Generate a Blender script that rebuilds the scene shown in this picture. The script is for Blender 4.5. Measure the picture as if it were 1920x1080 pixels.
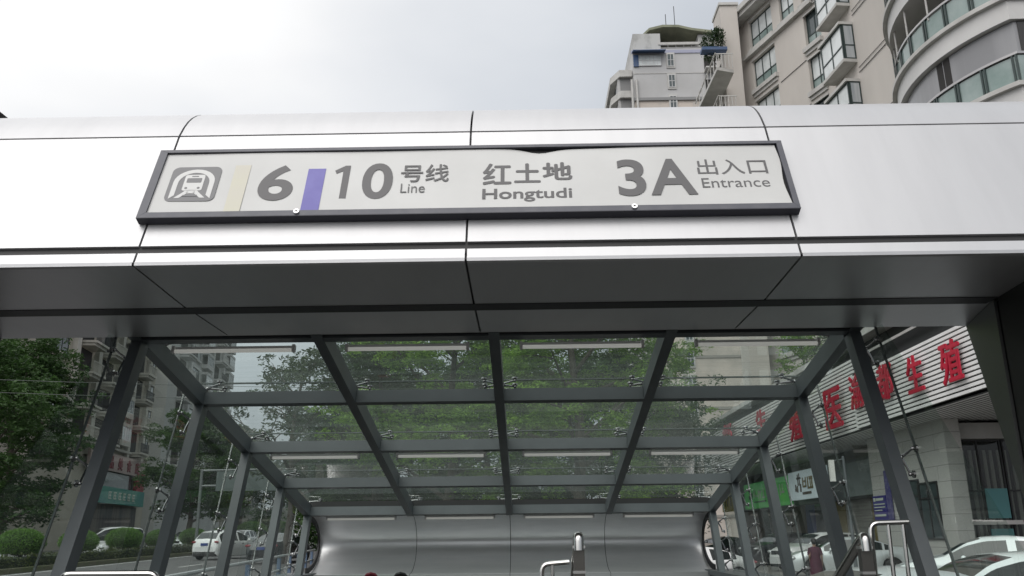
import bpy, math, random
import numpy as np
from mathutils import Vector, Matrix

for o in list(bpy.data.objects): bpy.data.objects.remove(o)
scn = bpy.context.scene
C = scn.collection
R = math.radians
rng = random.Random(7)

# ------------------------------------------------------------------ camera
cd = bpy.data.cameras.new('camera'); cam = bpy.data.objects.new('camera', cd); C.objects.link(cam)
cd.sensor_width = 36.0; cd.lens = 36.0*1630.05/1920.0; cd.clip_start = 0.05; cd.clip_end = 3000
TH, YAW, ROLL = .2772, .0129, .0104
fw = Vector((-math.sin(YAW)*math.cos(TH), math.cos(YAW)*math.cos(TH), math.sin(TH)))
rt = Vector((math.cos(YAW), math.sin(YAW), 0)); up = rt.cross(fw)
r2 = math.cos(ROLL)*rt - math.sin(ROLL)*up; u2 = math.sin(ROLL)*rt + math.cos(ROLL)*up
M = Matrix((r2, u2, -fw)).transposed().to_4x4(); M.translation = Vector((0, 0, 1.65))
cam.matrix_world = M
scn.camera = cam

# ------------------------------------------------------------------ world: bright overcast
SUN_EL, SUN_AZ = R(58), R(205)      # azimuth measured from +Y towards +X: behind the camera, to its left
w = bpy.data.worlds.new("World"); scn.world = w; w.use_nodes = True
nt = w.node_tree; nt.nodes.clear()
def N(tree, t, **kw):
    n = tree.nodes.new(t)
    for k, v in kw.items(): setattr(n, k, v)
    return n
L = nt.links.new
out = N(nt, 'ShaderNodeOutputWorld'); bg = N(nt, 'ShaderNodeBackground'); L(bg.outputs[0], out.inputs[0])
sky = N(nt, 'ShaderNodeTexSky'); sky.sky_type = 'NISHITA'; sky.sun_disc = False
sky.sun_elevation = SUN_EL; sky.sun_rotation = SUN_AZ; sky.air_density = 1.0; sky.dust_density = 3.0
tc = N(nt, 'ShaderNodeTexCoord'); sep = N(nt, 'ShaderNodeSeparateXYZ'); L(tc.outputs['Generated'], sep.inputs[0])
def math_(op, a, b=None, c=None, tree=nt):
    n = N(tree, 'ShaderNodeMath', operation=op)
    for i, x in enumerate((a, b, c)):
        if x is None: continue
        if isinstance(x, (int, float)): n.inputs[i].default_value = x
        else: tree.links.new(x, n.inputs[i])
    return n.outputs[0]
zz = math_('MAXIMUM', sep.outputs[2], 0.0)
# cloud layer luminance: darker to the right, brighter to the left, brighter overhead
lum = math_('MULTIPLY_ADD', zz, 0.90, 0.43)
xg = math_('MULTIPLY_ADD', sep.outputs[0], -0.72, 0.91)
xg = math_('MINIMUM', math_('MAXIMUM', xg, 0.58), 1.30)
lum = math_('MULTIPLY', lum, xg)
nz = N(nt, 'ShaderNodeTexNoise'); nz.inputs['Scale'].default_value = 1.7; nz.inputs['Detail'].default_value = 5; nz.inputs['Roughness'].default_value = .45
mp = N(nt, 'ShaderNodeMapping'); mp.inputs['Scale'].default_value = (1, 1, 2.2); L(tc.outputs['Generated'], mp.inputs[0]); L(mp.outputs[0], nz.inputs['Vector'])
nf = math_('MULTIPLY_ADD', nz.outputs[0], 0.80, 0.61)
lum = math_('MULTIPLY', lum, nf)
# extra sky brightness added behind the camera, unseen, to light posts and fronts
lum = math_('MULTIPLY', lum, math_('MULTIPLY_ADD', math_('MAXIMUM', math_('MULTIPLY', sep.outputs[1], -1.0), 0.0), .75, 1.0))
tint = N(nt, 'ShaderNodeMix', data_type='RGBA'); tint.inputs[6].default_value = (.90, .95, 1.02, 1); tint.inputs[7].default_value = (1, 1, 1, 1)
tf = N(nt, 'ShaderNodeMapRange'); tf.inputs[1].default_value = .72; tf.inputs[2].default_value = 1.05; L(lum, tf.inputs[0]); L(tf.outputs[0], tint.inputs[0])
cl = N(nt, 'ShaderNodeMix', data_type='RGBA', blend_type='MULTIPLY'); cl.inputs[0].default_value = 1
cmb = N(nt, 'ShaderNodeCombineColor'); L(lum, cmb.inputs[0]); L(lum, cmb.inputs[1]); L(lum, cmb.inputs[2])
L(tint.outputs[2], cl.inputs[6]); L(cmb.outputs[0], cl.inputs[7])
skm = N(nt, 'ShaderNodeMix', data_type='RGBA', blend_type='MULTIPLY'); skm.inputs[0].default_value = 1; skm.inputs[7].default_value = (.1, .1, .1, 1); L(sky.outputs[0], skm.inputs[6])
fin = N(nt, 'ShaderNodeMix', data_type='RGBA'); fin.inputs[0].default_value = .9; L(skm.outputs[2], fin.inputs[6]); L(cl.outputs[2], fin.inputs[7])
L(fin.outputs[2], bg.inputs[0]); bg.inputs[1].default_value = 1.0

sd = bpy.data.lights.new('sun', 'SUN'); sd.energy = 1.5; sd.angle = R(65); sd.color = (1, .97, .93)
sun = bpy.data.objects.new('sun', sd); C.objects.link(sun)
sdir = Vector((math.sin(SUN_AZ)*math.cos(SUN_EL), math.cos(SUN_AZ)*math.cos(SUN_EL), math.sin(SUN_EL)))
sun.rotation_euler = sdir.to_track_quat('Z', 'Y').to_euler()
scn.view_settings.view_transform = 'Standard'; scn.view_settings.look = 'None'
scn.view_settings.exposure = 0.0; scn.view_settings.gamma = 1.0
scn.render.engine = 'CYCLES'
scn.cycles.max_bounces = 6; scn.cycles.transparent_max_bounces = 24; scn.cycles.diffuse_bounces = 3; scn.cycles.glossy_bounces = 3
scn.cycles.caustics_reflective = False; scn.cycles.caustics_refractive = False
scn.cycles.use_denoising = True

# ------------------------------------------------------------------ materials
MATS = {}
def mat(name, col, rough=.6, metal=0., noise=None, bump=None, spec=.5, var=0., coat=0.):
    """Principled material; noise=(scale, second colour, low, high, stretch) varies the base colour, bump=(scale, strength)."""
    if name in MATS: return MATS[name]
    m = bpy.data.materials.new(name); m.use_nodes = True; t = m.node_tree; b = t.nodes['Principled BSDF']
    b.inputs['Base Color'].default_value = (*col, 1); b.inputs['Roughness'].default_value = rough; b.inputs['Metallic'].default_value = metal
    b.inputs['Specular IOR Level'].default_value = spec; b.inputs['Coat Weight'].default_value = coat
    tcn = N(t, 'ShaderNodeTexCoord')
    if noise:
        sc, c2, lo, hi = noise[:4]; st = noise[4] if len(noise) > 4 else (1, 1, 1)
        mpn = N(t, 'ShaderNodeMapping'); mpn.inputs['Scale'].default_value = st; t.links.new(tcn.outputs['Object'], mpn.inputs[0])
        n = N(t, 'ShaderNodeTexNoise'); n.inputs['Scale'].default_value = sc; n.inputs['Detail'].default_value = 6; n.inputs['Roughness'].default_value = .6
        t.links.new(mpn.outputs[0], n.inputs['Vector'])
        mr = N(t, 'ShaderNodeMapRange'); mr.inputs[1].default_value = lo; mr.inputs[2].default_value = hi; t.links.new(n.outputs[0], mr.inputs[0])
        mx = N(t, 'ShaderNodeMix', data_type='RGBA'); mx.inputs[6].default_value = (*col, 1); mx.inputs[7].default_value = (*c2, 1)
        t.links.new(mr.outputs[0], mx.inputs[0]); t.links.new(mx.outputs[2], b.inputs['Base Color'])
    if var:
        oi = N(t, 'ShaderNodeObjectInfo'); vv = N(t, 'ShaderNodeMapRange'); vv.inputs[3].default_value = 1-var; vv.inputs[4].default_value = 1+var*.4; t.links.new(oi.outputs['Random'], vv.inputs[0])
        vm = N(t, 'ShaderNodeMix', data_type='RGBA', blend_type='MULTIPLY'); vm.inputs[0].default_value = 1; vm.inputs[6].default_value = (*col, 1)
        if noise: t.links.new(mx.outputs[2], vm.inputs[6])
        cc = N(t, 'ShaderNodeCombineColor')
        for i_ in range(3): t.links.new(vv.outputs[0], cc.inputs[i_])
        t.links.new(cc.outputs[0], vm.inputs[7]); t.links.new(vm.outputs[2], b.inputs['Base Color'])
    if bump:
        n2 = N(t, 'ShaderNodeTexNoise'); n2.inputs['Scale'].default_value = bump[0]; n2.inputs['Detail'].default_value = 4
        t.links.new(tcn.outputs['Object'], n2.inputs['Vector'])
        bp = N(t, 'ShaderNodeBump'); bp.inputs['Strength'].default_value = bump[1]; bp.inputs['Distance'].default_value = bump[2] if len(bump) > 2 else .02
        t.links.new(n2.outputs[0], bp.inputs['Height']); t.links.new(bp.outputs[0], b.inputs['Normal'])
    MATS[name] = m
    return m

def glass_mat(name, tint, refl=1.0, dirt=0.0, stretch=(1, 1, 1), dirtcol=(.36, .41, .38)):
    """clear sheet glass: tinted transmission, fresnel reflection and a film of dust that runs in streaks"""
    m = bpy.data.materials.new(name); m.use_nodes = True; t = m.node_tree; t.nodes.clear()
    o = N(t, 'ShaderNodeOutputMaterial'); tr = N(t, 'ShaderNodeBsdfTransparent'); tr.inputs[0].default_value = (*tint, 1)
    gl = N(t, 'ShaderNodeBsdfGlossy'); gl.inputs['Roughness'].default_value = .015; gl.inputs[0].default_value = (1, 1, 1, 1)
    lw = N(t, 'ShaderNodeLayerWeight'); lw.inputs[0].default_value = .5; ge = N(t, 'ShaderNodeNewGeometry')
    f2 = math_('MULTIPLY_ADD', math_('POWER', lw.outputs[1], 5.0, tree=t), .95*refl, .045*refl, tree=t)
    f2 = math_('MULTIPLY', f2, math_('SUBTRACT', 1.0, ge.outputs['Backfacing'], tree=t), tree=t)
    mx = N(t, 'ShaderNodeMixShader'); t.links.new(f2, mx.inputs[0]); t.links.new(tr.outputs[0], mx.inputs[1]); t.links.new(gl.outputs[0], mx.inputs[2])
    last = mx
    if dirt:
        tcn = N(t, 'ShaderNodeTexCoord'); mpn = N(t, 'ShaderNodeMapping'); mpn.inputs['Scale'].default_value = stretch
        t.links.new(tcn.outputs['Object'], mpn.inputs[0])
        n = N(t, 'ShaderNodeTexNoise'); n.inputs['Scale'].default_value = 3; n.inputs['Detail'].default_value = 6; n.inputs['Roughness'].default_value = .65
        t.links.new(mpn.outputs[0], n.inputs['Vector'])
        mr = N(t, 'ShaderNodeMapRange'); mr.inputs[1].default_value = .3; mr.inputs[2].default_value = .75; mr.inputs[3].default_value = dirt*.35; mr.inputs[4].default_value = dirt*1.5
        t.links.new(n.outputs[0], mr.inputs[0])
        df = N(t, 'ShaderNodeBsdfDiffuse'); df.inputs[0].default_value = (*dirtcol, 1)
        tl = N(t, 'ShaderNodeBsdfTranslucent'); tl.inputs[0].default_value = (*dirtcol, 1)
        ad = N(t, 'ShaderNodeMixShader'); ad.inputs[0].default_value = .5; t.links.new(df.outputs[0], ad.inputs[1]); t.links.new(tl.outputs[0], ad.inputs[2])
        m2 = N(t, 'ShaderNodeMixShader'); t.links.new(mr.outputs[0], m2.inputs[0]); t.links.new(mx.outputs[0], m2.inputs[1]); t.links.new(ad.outputs[0], m2.inputs[2])
        last = m2
    t.links.new(last.outputs[0], o.inputs[0])
    MATS[name] = m
    return m

def leaf_mat(name, c1, c2, trans=.35, scale=.35):
    m = bpy.data.materials.new(name); m.use_nodes = True; t = m.node_tree; t.nodes.clear()
    o = N(t, 'ShaderNodeOutputMaterial')
    geo = N(t, 'ShaderNodeNewGeometry'); tcn = N(t, 'ShaderNodeTexCoord')
    n = N(t, 'ShaderNodeTexNoise'); n.inputs['Scale'].default_value = scale; n.inputs['Detail'].default_value = 3; t.links.new(tcn.outputs['Object'], n.inputs['Vector'])
    s = math_('ADD', math_('MULTIPLY', geo.outputs['Random Per Island'], .55, tree=t), math_('MULTIPLY_ADD', n.outputs[0], 1.5, -.55, tree=t), tree=t)
    mx = N(t, 'ShaderNodeMix', data_type='RGBA'); mx.inputs[6].default_value = (*c1, 1); mx.inputs[7].default_value = (*c2, 1); t.links.new(s, mx.inputs[0])
    pb = N(t, 'ShaderNodeBsdfPrincipled'); pb.inputs['Roughness'].default_value = .5; pb.inputs['Specular IOR Level'].default_value = .35; t.links.new(mx.outputs[2], pb.inputs['Base Color'])
    tl = N(t, 'ShaderNodeBsdfTranslucent'); t.links.new(mx.outputs[2], tl.inputs[0])
    ms = N(t, 'ShaderNodeMixShader'); ms.inputs[0].default_value = trans; t.links.new(pb.outputs[0], ms.inputs[1]); t.links.new(tl.outputs[0], ms.inputs[2])
    t.links.new(ms.outputs[0], o.inputs[0]); MATS[name] = m
    return m

ALU = mat('brushed_aluminium', (.535, .535, .545), .40, .45, noise=(1.5, (.50, .50, .51), .42, .80, (4.5, 1, .55)), bump=(1.2, .05, .02), var=.03)
DRUM = mat('satin_aluminium', (.90, .905, .905), .34, .65, noise=(2.5, (.80, .815, .82), .35, .7, (.5, 1, 5)), bump=(1.3, .09, .02), var=.06)
GASK = mat('black_gasket', (.012, .012, .013), .6)
JAMB = mat('jamb_painted_shade', (.035, .034, .033), .35, .4)  # aluminium jamb; its shade and dark reflection are put into the colour
STEEL = mat('grey_painted_steel', (.122, .137, .146), .40, 0, noise=(2.5, (.098, .112, .12), .35, .7), bump=(6, .03, .01), var=.12)
STAIN = mat('stainless_steel', (.62, .61, .59), .18, 1.0)
STAIND = mat('stainless_steel_matt', (.5, .49, .47), .38, 1.0); FITM = mat('fitting_steel', (.42, .42, .42), .22, 1.0)
SIGNFR = mat('sign_frame_navy', (.062, .064, .08), .42, .1, noise=(9, (.085, .086, .10), .4, .7))
BOARD = mat('sign_film', (.54, .54, .53), .30, 0, noise=(1.4, (.47, .47, .46), .35, .7))
LETTER = mat('faded_grey_lettering', (.088, .085, .088), .5)
LETTER2 = mat('faded_thin_lettering', (.088, .086, .088), .5)
STRB = mat('blue_violet_stripe', (.115, .10, .36), .45, noise=(5, (.155, .14, .42), .4, .7))
STRY = mat('faded_yellow_stripe', (.545, .53, .43), .5, noise=(4, (.535, .51, .45), .4, .75))
WHITEP = mat('white_plastic', (.80, .80, .77), .4)
GLASS_R = glass_mat('roof_glass', (.91, .95, .93), 1.15, .10, (.25, 5, 5))
GLASS_S = glass_mat('side_glass', (.87, .91, .89), 1.0, .02, (1, 1, 1))
SEAL = mat('glass_seal', (.11, .12, .12), .5)
CONC = mat('concrete', (.30, .295, .28), .85, noise=(3, (.22, .215, .2), .35, .7), bump=(30, .2))
ASPH = mat('asphalt', (.085, .085, .087), .85, noise=(.6, (.11, .11, .11), .35, .7), bump=(80, .3))
PLAZA = mat('plaza_paving', (.08, .078, .074), .8, noise=(1.2, (.06, .06, .058), .35, .7))

# ------------------------------------------------------------------ mesh builder
class MB:
    def __init__(s): s.v = []; s.f = []
    def add(s, vs, fs):
        b = len(s.v); s.v += [tuple(x) for x in vs]; s.f += [tuple(b+i for i in f) for f in fs]; return s
    def box(s, x0, x1, y0, y1, z0, z1, M=None):
        vs = [Vector((x, y, z)) for z in (z0, z1) for y in (y0, y1) for x in (x0, x1)]
        if M: vs = [M @ v for v in vs]
        return s.add(vs, [(0, 2, 3, 1), (4, 5, 7, 6), (0, 1, 5, 4), (2, 6, 7, 3), (0, 4, 6, 2), (1, 3, 7, 5)])
    def obox(s, o, ax, ay, az):
        """parallelepiped from corner o and three edge vectors"""
        o, ax, ay, az = map(Vector, (o, ax, ay, az))
        vs = [o+ax*i+ay*j+az*k for k in (0, 1) for j in (0, 1) for i in (0, 1)]
        fs = [(0, 2, 3, 1), (4, 5, 7, 6), (0, 1, 5, 4), (2, 6, 7, 3), (0, 4, 6, 2), (1, 3, 7, 5)]
        if ax.cross(ay).dot(az) < 0: fs = [f[::-1] for f in fs]
        return s.add(vs, fs)
    def prism(s, poly, d):
        """closed 3-D polygon pushed along d"""
        d = Vector(d); a = [Vector(p) for p in poly]; n = len(a)
        nn = sum(((a[i]-a[0]).cross(a[(i+1) % n]-a[0]) for i in range(1, n)), Vector())
        if nn.dot(d) > 0: a = a[::-1]
        return s.add(a+[p+d for p in a], [tuple(range(n)), tuple(range(2*n-1, n-1, -1))]+[(i, n+i, n+(i+1) % n, (i+1) % n)[::-1] for i in range(n)])
    def tube(s, path, r, n=8, cap=True):
        path = [Vector(p) for p in path]; rs = r if isinstance(r, (list, tuple)) else [r]*len(path); b = len(s.v); u = None
        for i, p in enumerate(path):
            t = (path[min(i+1, len(path)-1)]-path[max(i-1, 0)]).normalized()
            if u is None:
                u = t.orthogonal().normalized()
            else:
                u = (u-t*u.dot(t)); u = u.normalized() if u.length > 1e-6 else t.orthogonal().normalized()
            w_ = t.cross(u)
            for k in range(n):
                a = 2*math.pi*k/n; s.v.append(tuple(p+(u*math.cos(a)+w_*math.sin(a))*rs[i]))
        for i in range(len(path)-1):
            for k in range(n):
                s.f.append((b+i*n+k, b+i*n+(k+1) % n, b+(i+1)*n+(k+1) % n, b+(i+1)*n+k))
        if cap:
            s.f.append(tuple(b+k for k in range(n))[::-1]); s.f.append(tuple(b+(len(path)-1)*n+k for k in range(n)))
        return s
    def sphere(s, c, r, nu=12, nv=8):
        c = Vector(c); r = Vector((r, r, r)) if isinstance(r, (int, float)) else Vector(r); b = len(s.v)
        for j in range(1, nv):
            for i in range(nu):
                t = math.pi*j/nv; a = 2*math.pi*i/nu
                s.v.append((c.x+r.x*math.sin(t)*math.cos(a), c.y+r.y*math.sin(t)*math.sin(a), c.z+r.z*math.cos(t)))
        tp = len(s.v); s.v.append((c.x, c.y, c.z+r.z)); s.v.append((c.x, c.y, c.z-r.z))
        for j in range(nv-2):
            for i in range(nu):
                s.f.append((b+j*nu+i, b+(j+1)*nu+i, b+(j+1)*nu+(i+1) % nu, b+j*nu+(i+1) % nu))
        for i in range(nu):
            s.f.append((tp, b+i, b+(i+1) % nu)); s.f.append((tp+1, b+(nv-2)*nu+(i+1) % nu, b+(nv-2)*nu+i))
        return s
    def strip(s, rows):
        """grid of points -> quads"""
        b = len(s.v); m = len(rows[0])
        for r in rows: s.v += [tuple(p) for p in r]
        for i in range(len(rows)-1):
            for j in range(m-1): s.f.append((b+i*m+j, b+i*m+j+1, b+(i+1)*m+j+1, b+(i+1)*m+j))
        return s
    def skin(s, prof, x0, x1, t, ax='x'):
        """open (y,z) profile with thickness t, extruded from x0 to x1"""
        pr = [Vector((0, p[0], p[1])) for p in prof]; inn = []
        for i, p in enumerate(pr):
            d = (pr[min(i+1, len(pr)-1)]-pr[max(i-1, 0)]).normalized(); inn.append(p+Vector((0, d.z, -d.y))*t)
        ring = pr+inn[::-1]; n = len(ring)
        vs = [Vector((x, p.y, p.z)) for x in (x0, x1) for p in ring]
        k = len(pr)
        fs = [(i, n+i, n+(i+1) % n, (i+1) % n) for i in range(n)]
        fs += [(i, i+1, n-2-i, n-1-i) for i in range(k-1)] + [(n+i, n+n-1-i, n+n-2-i, n+i+1) for i in range(k-1)]
        if t < 0: fs = [f[::-1] for f in fs]
        return s.add(vs, fs)
    def build(s, name, m, parent=None, smooth=False, angle=35):
        me = bpy.data.meshes.new(name)
        off = parent_loc(parent)
        me.from_pydata([(x-off.x, y-off.y, z-off.z) for x, y, z in s.v], [], s.f)
        if m: me.materials.append(m)
        if smooth: smooth_mesh(me, angle)
        me.validate(); me.update()
        o = bpy.data.objects.new(name, me); C.objects.link(o)
        if parent: o.parent = parent
        return o
LOC = {}
def parent_loc(p): return LOC.get(p.name, Vector((0, 0, 0))) if p else Vector((0, 0, 0))
def smooth_mesh(me, angle=35):
    me.polygons.foreach_set('use_smooth', [True]*len(me.polygons))
    try: me.set_sharp_from_angle(angle=R(angle))
    except Exception: pass
def tag(o, label=None, cat=None, group=None, kind=None):
    if label: o['label'] = label
    if cat: o['category'] = cat
    if group: o['group'] = group
    if kind: o['kind'] = kind
    return o
def empty(name, loc, label, cat, group=None, local=False):
    """an Empty at a thing's base; children are modelled in world coordinates unless local"""
    o = bpy.data.objects.new(name, None); C.objects.link(o); o.location = loc; o.empty_display_size = .2
    if not local: LOC[o.name] = Vector(loc)
    return tag(o, label, cat, group)
def sub(o):  # children of a part share the part's frame
    LOC[o.name] = Vector((0, 0, 0)); return o
def subparent(o):
    """register a part so that its sub-parts, modelled in world coordinates, land right"""
    LOC[o.name] = parent_loc(o.parent) + o.location; return o
def copy_tree(o, parent=None):
    c = o.copy(); C.objects.link(c); c.parent = parent
    for ch in list(o.children): copy_tree(ch, c)
    return c
def structure(name, mb, m, label, cat, smooth=False):
    o = mb.build(name, m, None, smooth); return tag(o, label, cat, None, 'structure')

def text_mesh(body, bold=0.0):
    c = bpy.data.curves.new('lettering', 'FONT'); c.body = body; c.size = 1; c.offset = bold; c.resolution_u = 7
    o = bpy.data.objects.new('lettering', c); C.objects.link(o)
    dg = bpy.context.evaluated_depsgraph_get(); dg.update()
    me = bpy.data.meshes.new_from_object(o.evaluated_get(dg)); bpy.data.objects.remove(o); bpy.data.curves.remove(c)
    vs = [Vector(v.co) for v in me.vertices]; fs = [tuple(p.vertices) for p in me.polygons]; bpy.data.meshes.remove(me)
    # weld, so that the outline edges can be pushed out
    key = {}; idx = []; v2 = []
    for v in vs:
        k = (round(v.x, 5), round(v.y, 5))
        if k not in key: key[k] = len(v2); v2.append(v)
        idx.append(key[k])
    f2 = []
    for f in fs:
        g = []
        for i in f:
            if not g or idx[i] != g[-1]: g.append(idx[i])
        if len(set(g)) >= 3 and len(set(g)) == len(g): f2.append(tuple(g))
    return v2, f2
def text_into(mb, body, org, ex, ey, x0, x1, y0, y1, thick, bold=0.0, base=0.0, cap=None):
    """lay the text in the box x0..x1, y0..y1 of the plane org+ex*x+ey*y and give it thickness along ex x ey"""
    if bold and any(ord(ch_) > 0x3000 for ch_ in body):   # thicken ideographs by overlapping shifted copies
        b_ = bold*(x1-x0)/len(body)
        for i_, (dx_, dy_) in enumerate(((-1, 0), (1, 0), (0, -1), (0, 1), (0, 0))):
            text_into(mb, body, Vector(org)+Vector(ex)*dx_*b_+Vector(ey)*dy_*b_*.8, ex, ey, x0+b_, x1-b_, y0+b_, y1-b_, thick*(1+.04*i_))
        return mb
    v, f = text_mesh(body, bold); org, ex, ey = Vector(org), Vector(ex), Vector(ey); nn = ex.cross(ey).normalized()
    ax, bx = min(p.x for p in v), max(p.x for p in v); ay, by = min(p.y for p in v), max(p.y for p in v)
    P = [(x0+(p.x-ax)/(bx-ax)*(x1-x0), y0+(p.y-ay)/(by-ay)*(y1-y0)) for p in v]; n = len(P)
    lo = [org+ex*x+ey*y for x, y in P]; hi = [p+nn*thick for p in lo]
    cnt = {}
    for g in f:
        for i in range(len(g)):
            e = (g[i], g[(i+1) % len(g)]); cnt[e] = 1
    side = [(a, b, n+b, n+a) for (a, b) in cnt if (b, a) not in cnt]
    return mb.add(lo+hi, [tuple(n+i for i in g) for g in f]+side)

# ================================================================== ground
g = MB(); gx, gy = (-900, -2.76, 2.32, 900), (-300, 5.9, 11.79, 1500)
for i in range(3):
    for j in range(3):
        if not (i == 1 and j == 1): g.add([(gx[i], gy[j], -.012), (gx[i+1], gy[j], -.012), (gx[i+1], gy[j+1], -.012), (gx[i], gy[j+1], -.012)], [(0, 1, 2, 3)])
structure('ground', g, PLAZA, 'grey paved ground of the plaza and the streets around it', 'ground')
g = MB(); g.add([(3.4, 14, -.006), (16, 14, -.006), (16, 80, -.006), (3.4, 80, -.006)], [(0, 1, 2, 3)])
structure('parking_area', g, mat('parking_concrete', (.17, .165, .155), .85, noise=(1.5, (.12, .118, .11), .35, .7)), 'worn concrete parking area in front of the slatted building', 'parking area')
# the street to the left climbs gently away from the camera
def sx(y, off=0): return -21.6-.07*(y-45)+off
def sz(y): return .009*max(y, 0)
g = MB(); ys = [-60, 0, 20, 40, 60, 80, 120, 200, 400]
g.strip([[(sx(y, -26), y, sz(y)), (sx(y, 15.5), y, sz(y))] for y in ys])
structure('road', g, ASPH, 'grey asphalt street to the left of the station entrance', 'road')
g = MB()
for off, wd in ((0.35, .16),):
    for a, b in zip(ys[:-1], ys[1:]): g.add([(sx(a, off), a, sz(a)+.004), (sx(a, off+wd), a, sz(a)+.004), (sx(b, off+wd), b, sz(b)+.004), (sx(b, off), b, sz(b)+.004)], [(0, 1, 2, 3)])
for k in range(14):
    a = 10+8*k; b = a+4; off = 5.2
    g.add([(sx(a, off), a, sz(a)+.004), (sx(a, off+.15), a, sz(a)+.004), (sx(b, off+.15), b, sz(b)+.004), (sx(b, off), b, sz(b)+.004)], [(0, 1, 2, 3)])
structure('road_marking', g, mat('road_paint', (.62, .62, .6), .7, noise=(3, (.4, .4, .39), .4, .7)), 'white lines on the left street', 'road marking')
g = MB()
for a, b in zip(ys[:-1], ys[1:]):
    g.obox((sx(a, -2.6), a, sz(a)+.003), (2.5, 0, 0), (sx(b)-sx(a), b-a, sz(b)-sz(a)), (0, 0, .2))
structure('median', g, mat('median_soil', (.16, .15, .10), .95, noise=(2, (.12, .15, .06), .4, .65)), 'raised planted median between the lanes of the left street', 'median')
g = MB()
for a, b in zip(ys[:-1], ys[1:]):
    g.obox((sx(a, 15.5), a, sz(a)-.02), (2.2, 0, 0), (sx(b)-sx(a), b-a, sz(b)-sz(a)), (0, 0, .14))
    g.obox((sx(a, -33), a, sz(a)-.02), (7, 0, 0), (sx(b)-sx(a), b-a, sz(b)-sz(a)), (0, 0, .16))
structure('pavement', g, PLAZA, 'pavements along both sides of the left street', 'pavement')
# raised platform in front of the stairwell with its entrance steps
g = MB()
g.box(-3.2, 2.75, 4.9, 5.9, 0, .6)
for k in range(3): g.box(-3.2, 2.75, 4.9-.32*(k+1), 4.9-.32*k-.002, 0, .6-.15*(k+1))
structure('entrance_platform', g, mat('granite', (.10, .098, .095), .6, noise=(40, (.075, .074, .072), .4, .6)), 'granite platform and steps in front of the station stairs', 'platform')
g = MB()
for k in range(32): g.box(-2.75, 2.31, 5.902+.3*k, 5.9+.3*(k+1), -5.2, .6-.165*k)
g.box(-2.9, -2.752, 5.9, 16, -5.2, -.013); g.box(2.312, 2.46, 5.9, 16, -5.2, -.013); g.box(-2.9, 2.46, 11.9, 16, -.3, -.014)
g.box(-2.75, 2.31, 15.6, 16, -5.2, -.31)
structure('stairs', g, MATS['granite'], 'granite stairs leading down into the station', 'stairs')

# ================================================================== entrance portal
XJ = [-4.05, -2.159, -.313, 1.533, 3.379, 4.45]; XL, XR = -4.45, 4.45
JL, JR = -3.63, 3.006
def fy(z): return 4.5635+.436*(z-3.11)
portal = empty('entrance_portal', (-.3, 5.3, 0), 'silver aluminium portal frame with curved top framing the station entrance', 'portal')
gap = .013
arc = []
for k in range(15):
    a = R(66.4)*(1-k/14*1.35); arc.append((fy(4.05)+.74*(math.sin(R(66.4))-math.sin(a)), 4.05+.74*(math.cos(a)-math.cos(R(66.4)))))
i_top = 1
zj = 4.098
prof_low = [(fy(3.112), 3.112), (fy(3.190), 3.190)]
prof_mid = [(fy(z), z) for z in (3.240, 3.6, 3.9, zj-.006)]
pa = [(fy(zj+.006), zj+.006)]+[p for p in arc if p[1] > zj+.03]
prof_top = pa+[(6.0, 4.33), (6.42, 4.12)]
xs = [XL]+[x for x in XJ[0:5]]+[XR]
for i in range(len(xs)-1):
    a, b = xs[i]+gap/2, xs[i+1]-gap/2
    MB().skin(prof_low, a, b, .025).build('fascia_strip', ALU, portal)
    MB().skin(prof_mid, a, b, .03).build('fascia_panel', ALU, portal)
    MB().skin(prof_top, a, b, .03).build('fascia_cap', ALU, portal, True, 30)
    a2, b2 = max(a, JL), min(b, JR)
    if b2 > a2:
        MB().skin([(5.351, 3.070), (fy(3.11)+.001, 3.108)], a2, b2, .02).build('soffit_panel', ALU, portal)
        MB().skin([(6.178, 3.0755), (5.500, 3.0755)], a2-(.21 if a2 == JL else 0), b2+(.21 if b2 == JR else 0), .02).build('soffit_panel', ALU, portal)
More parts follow.
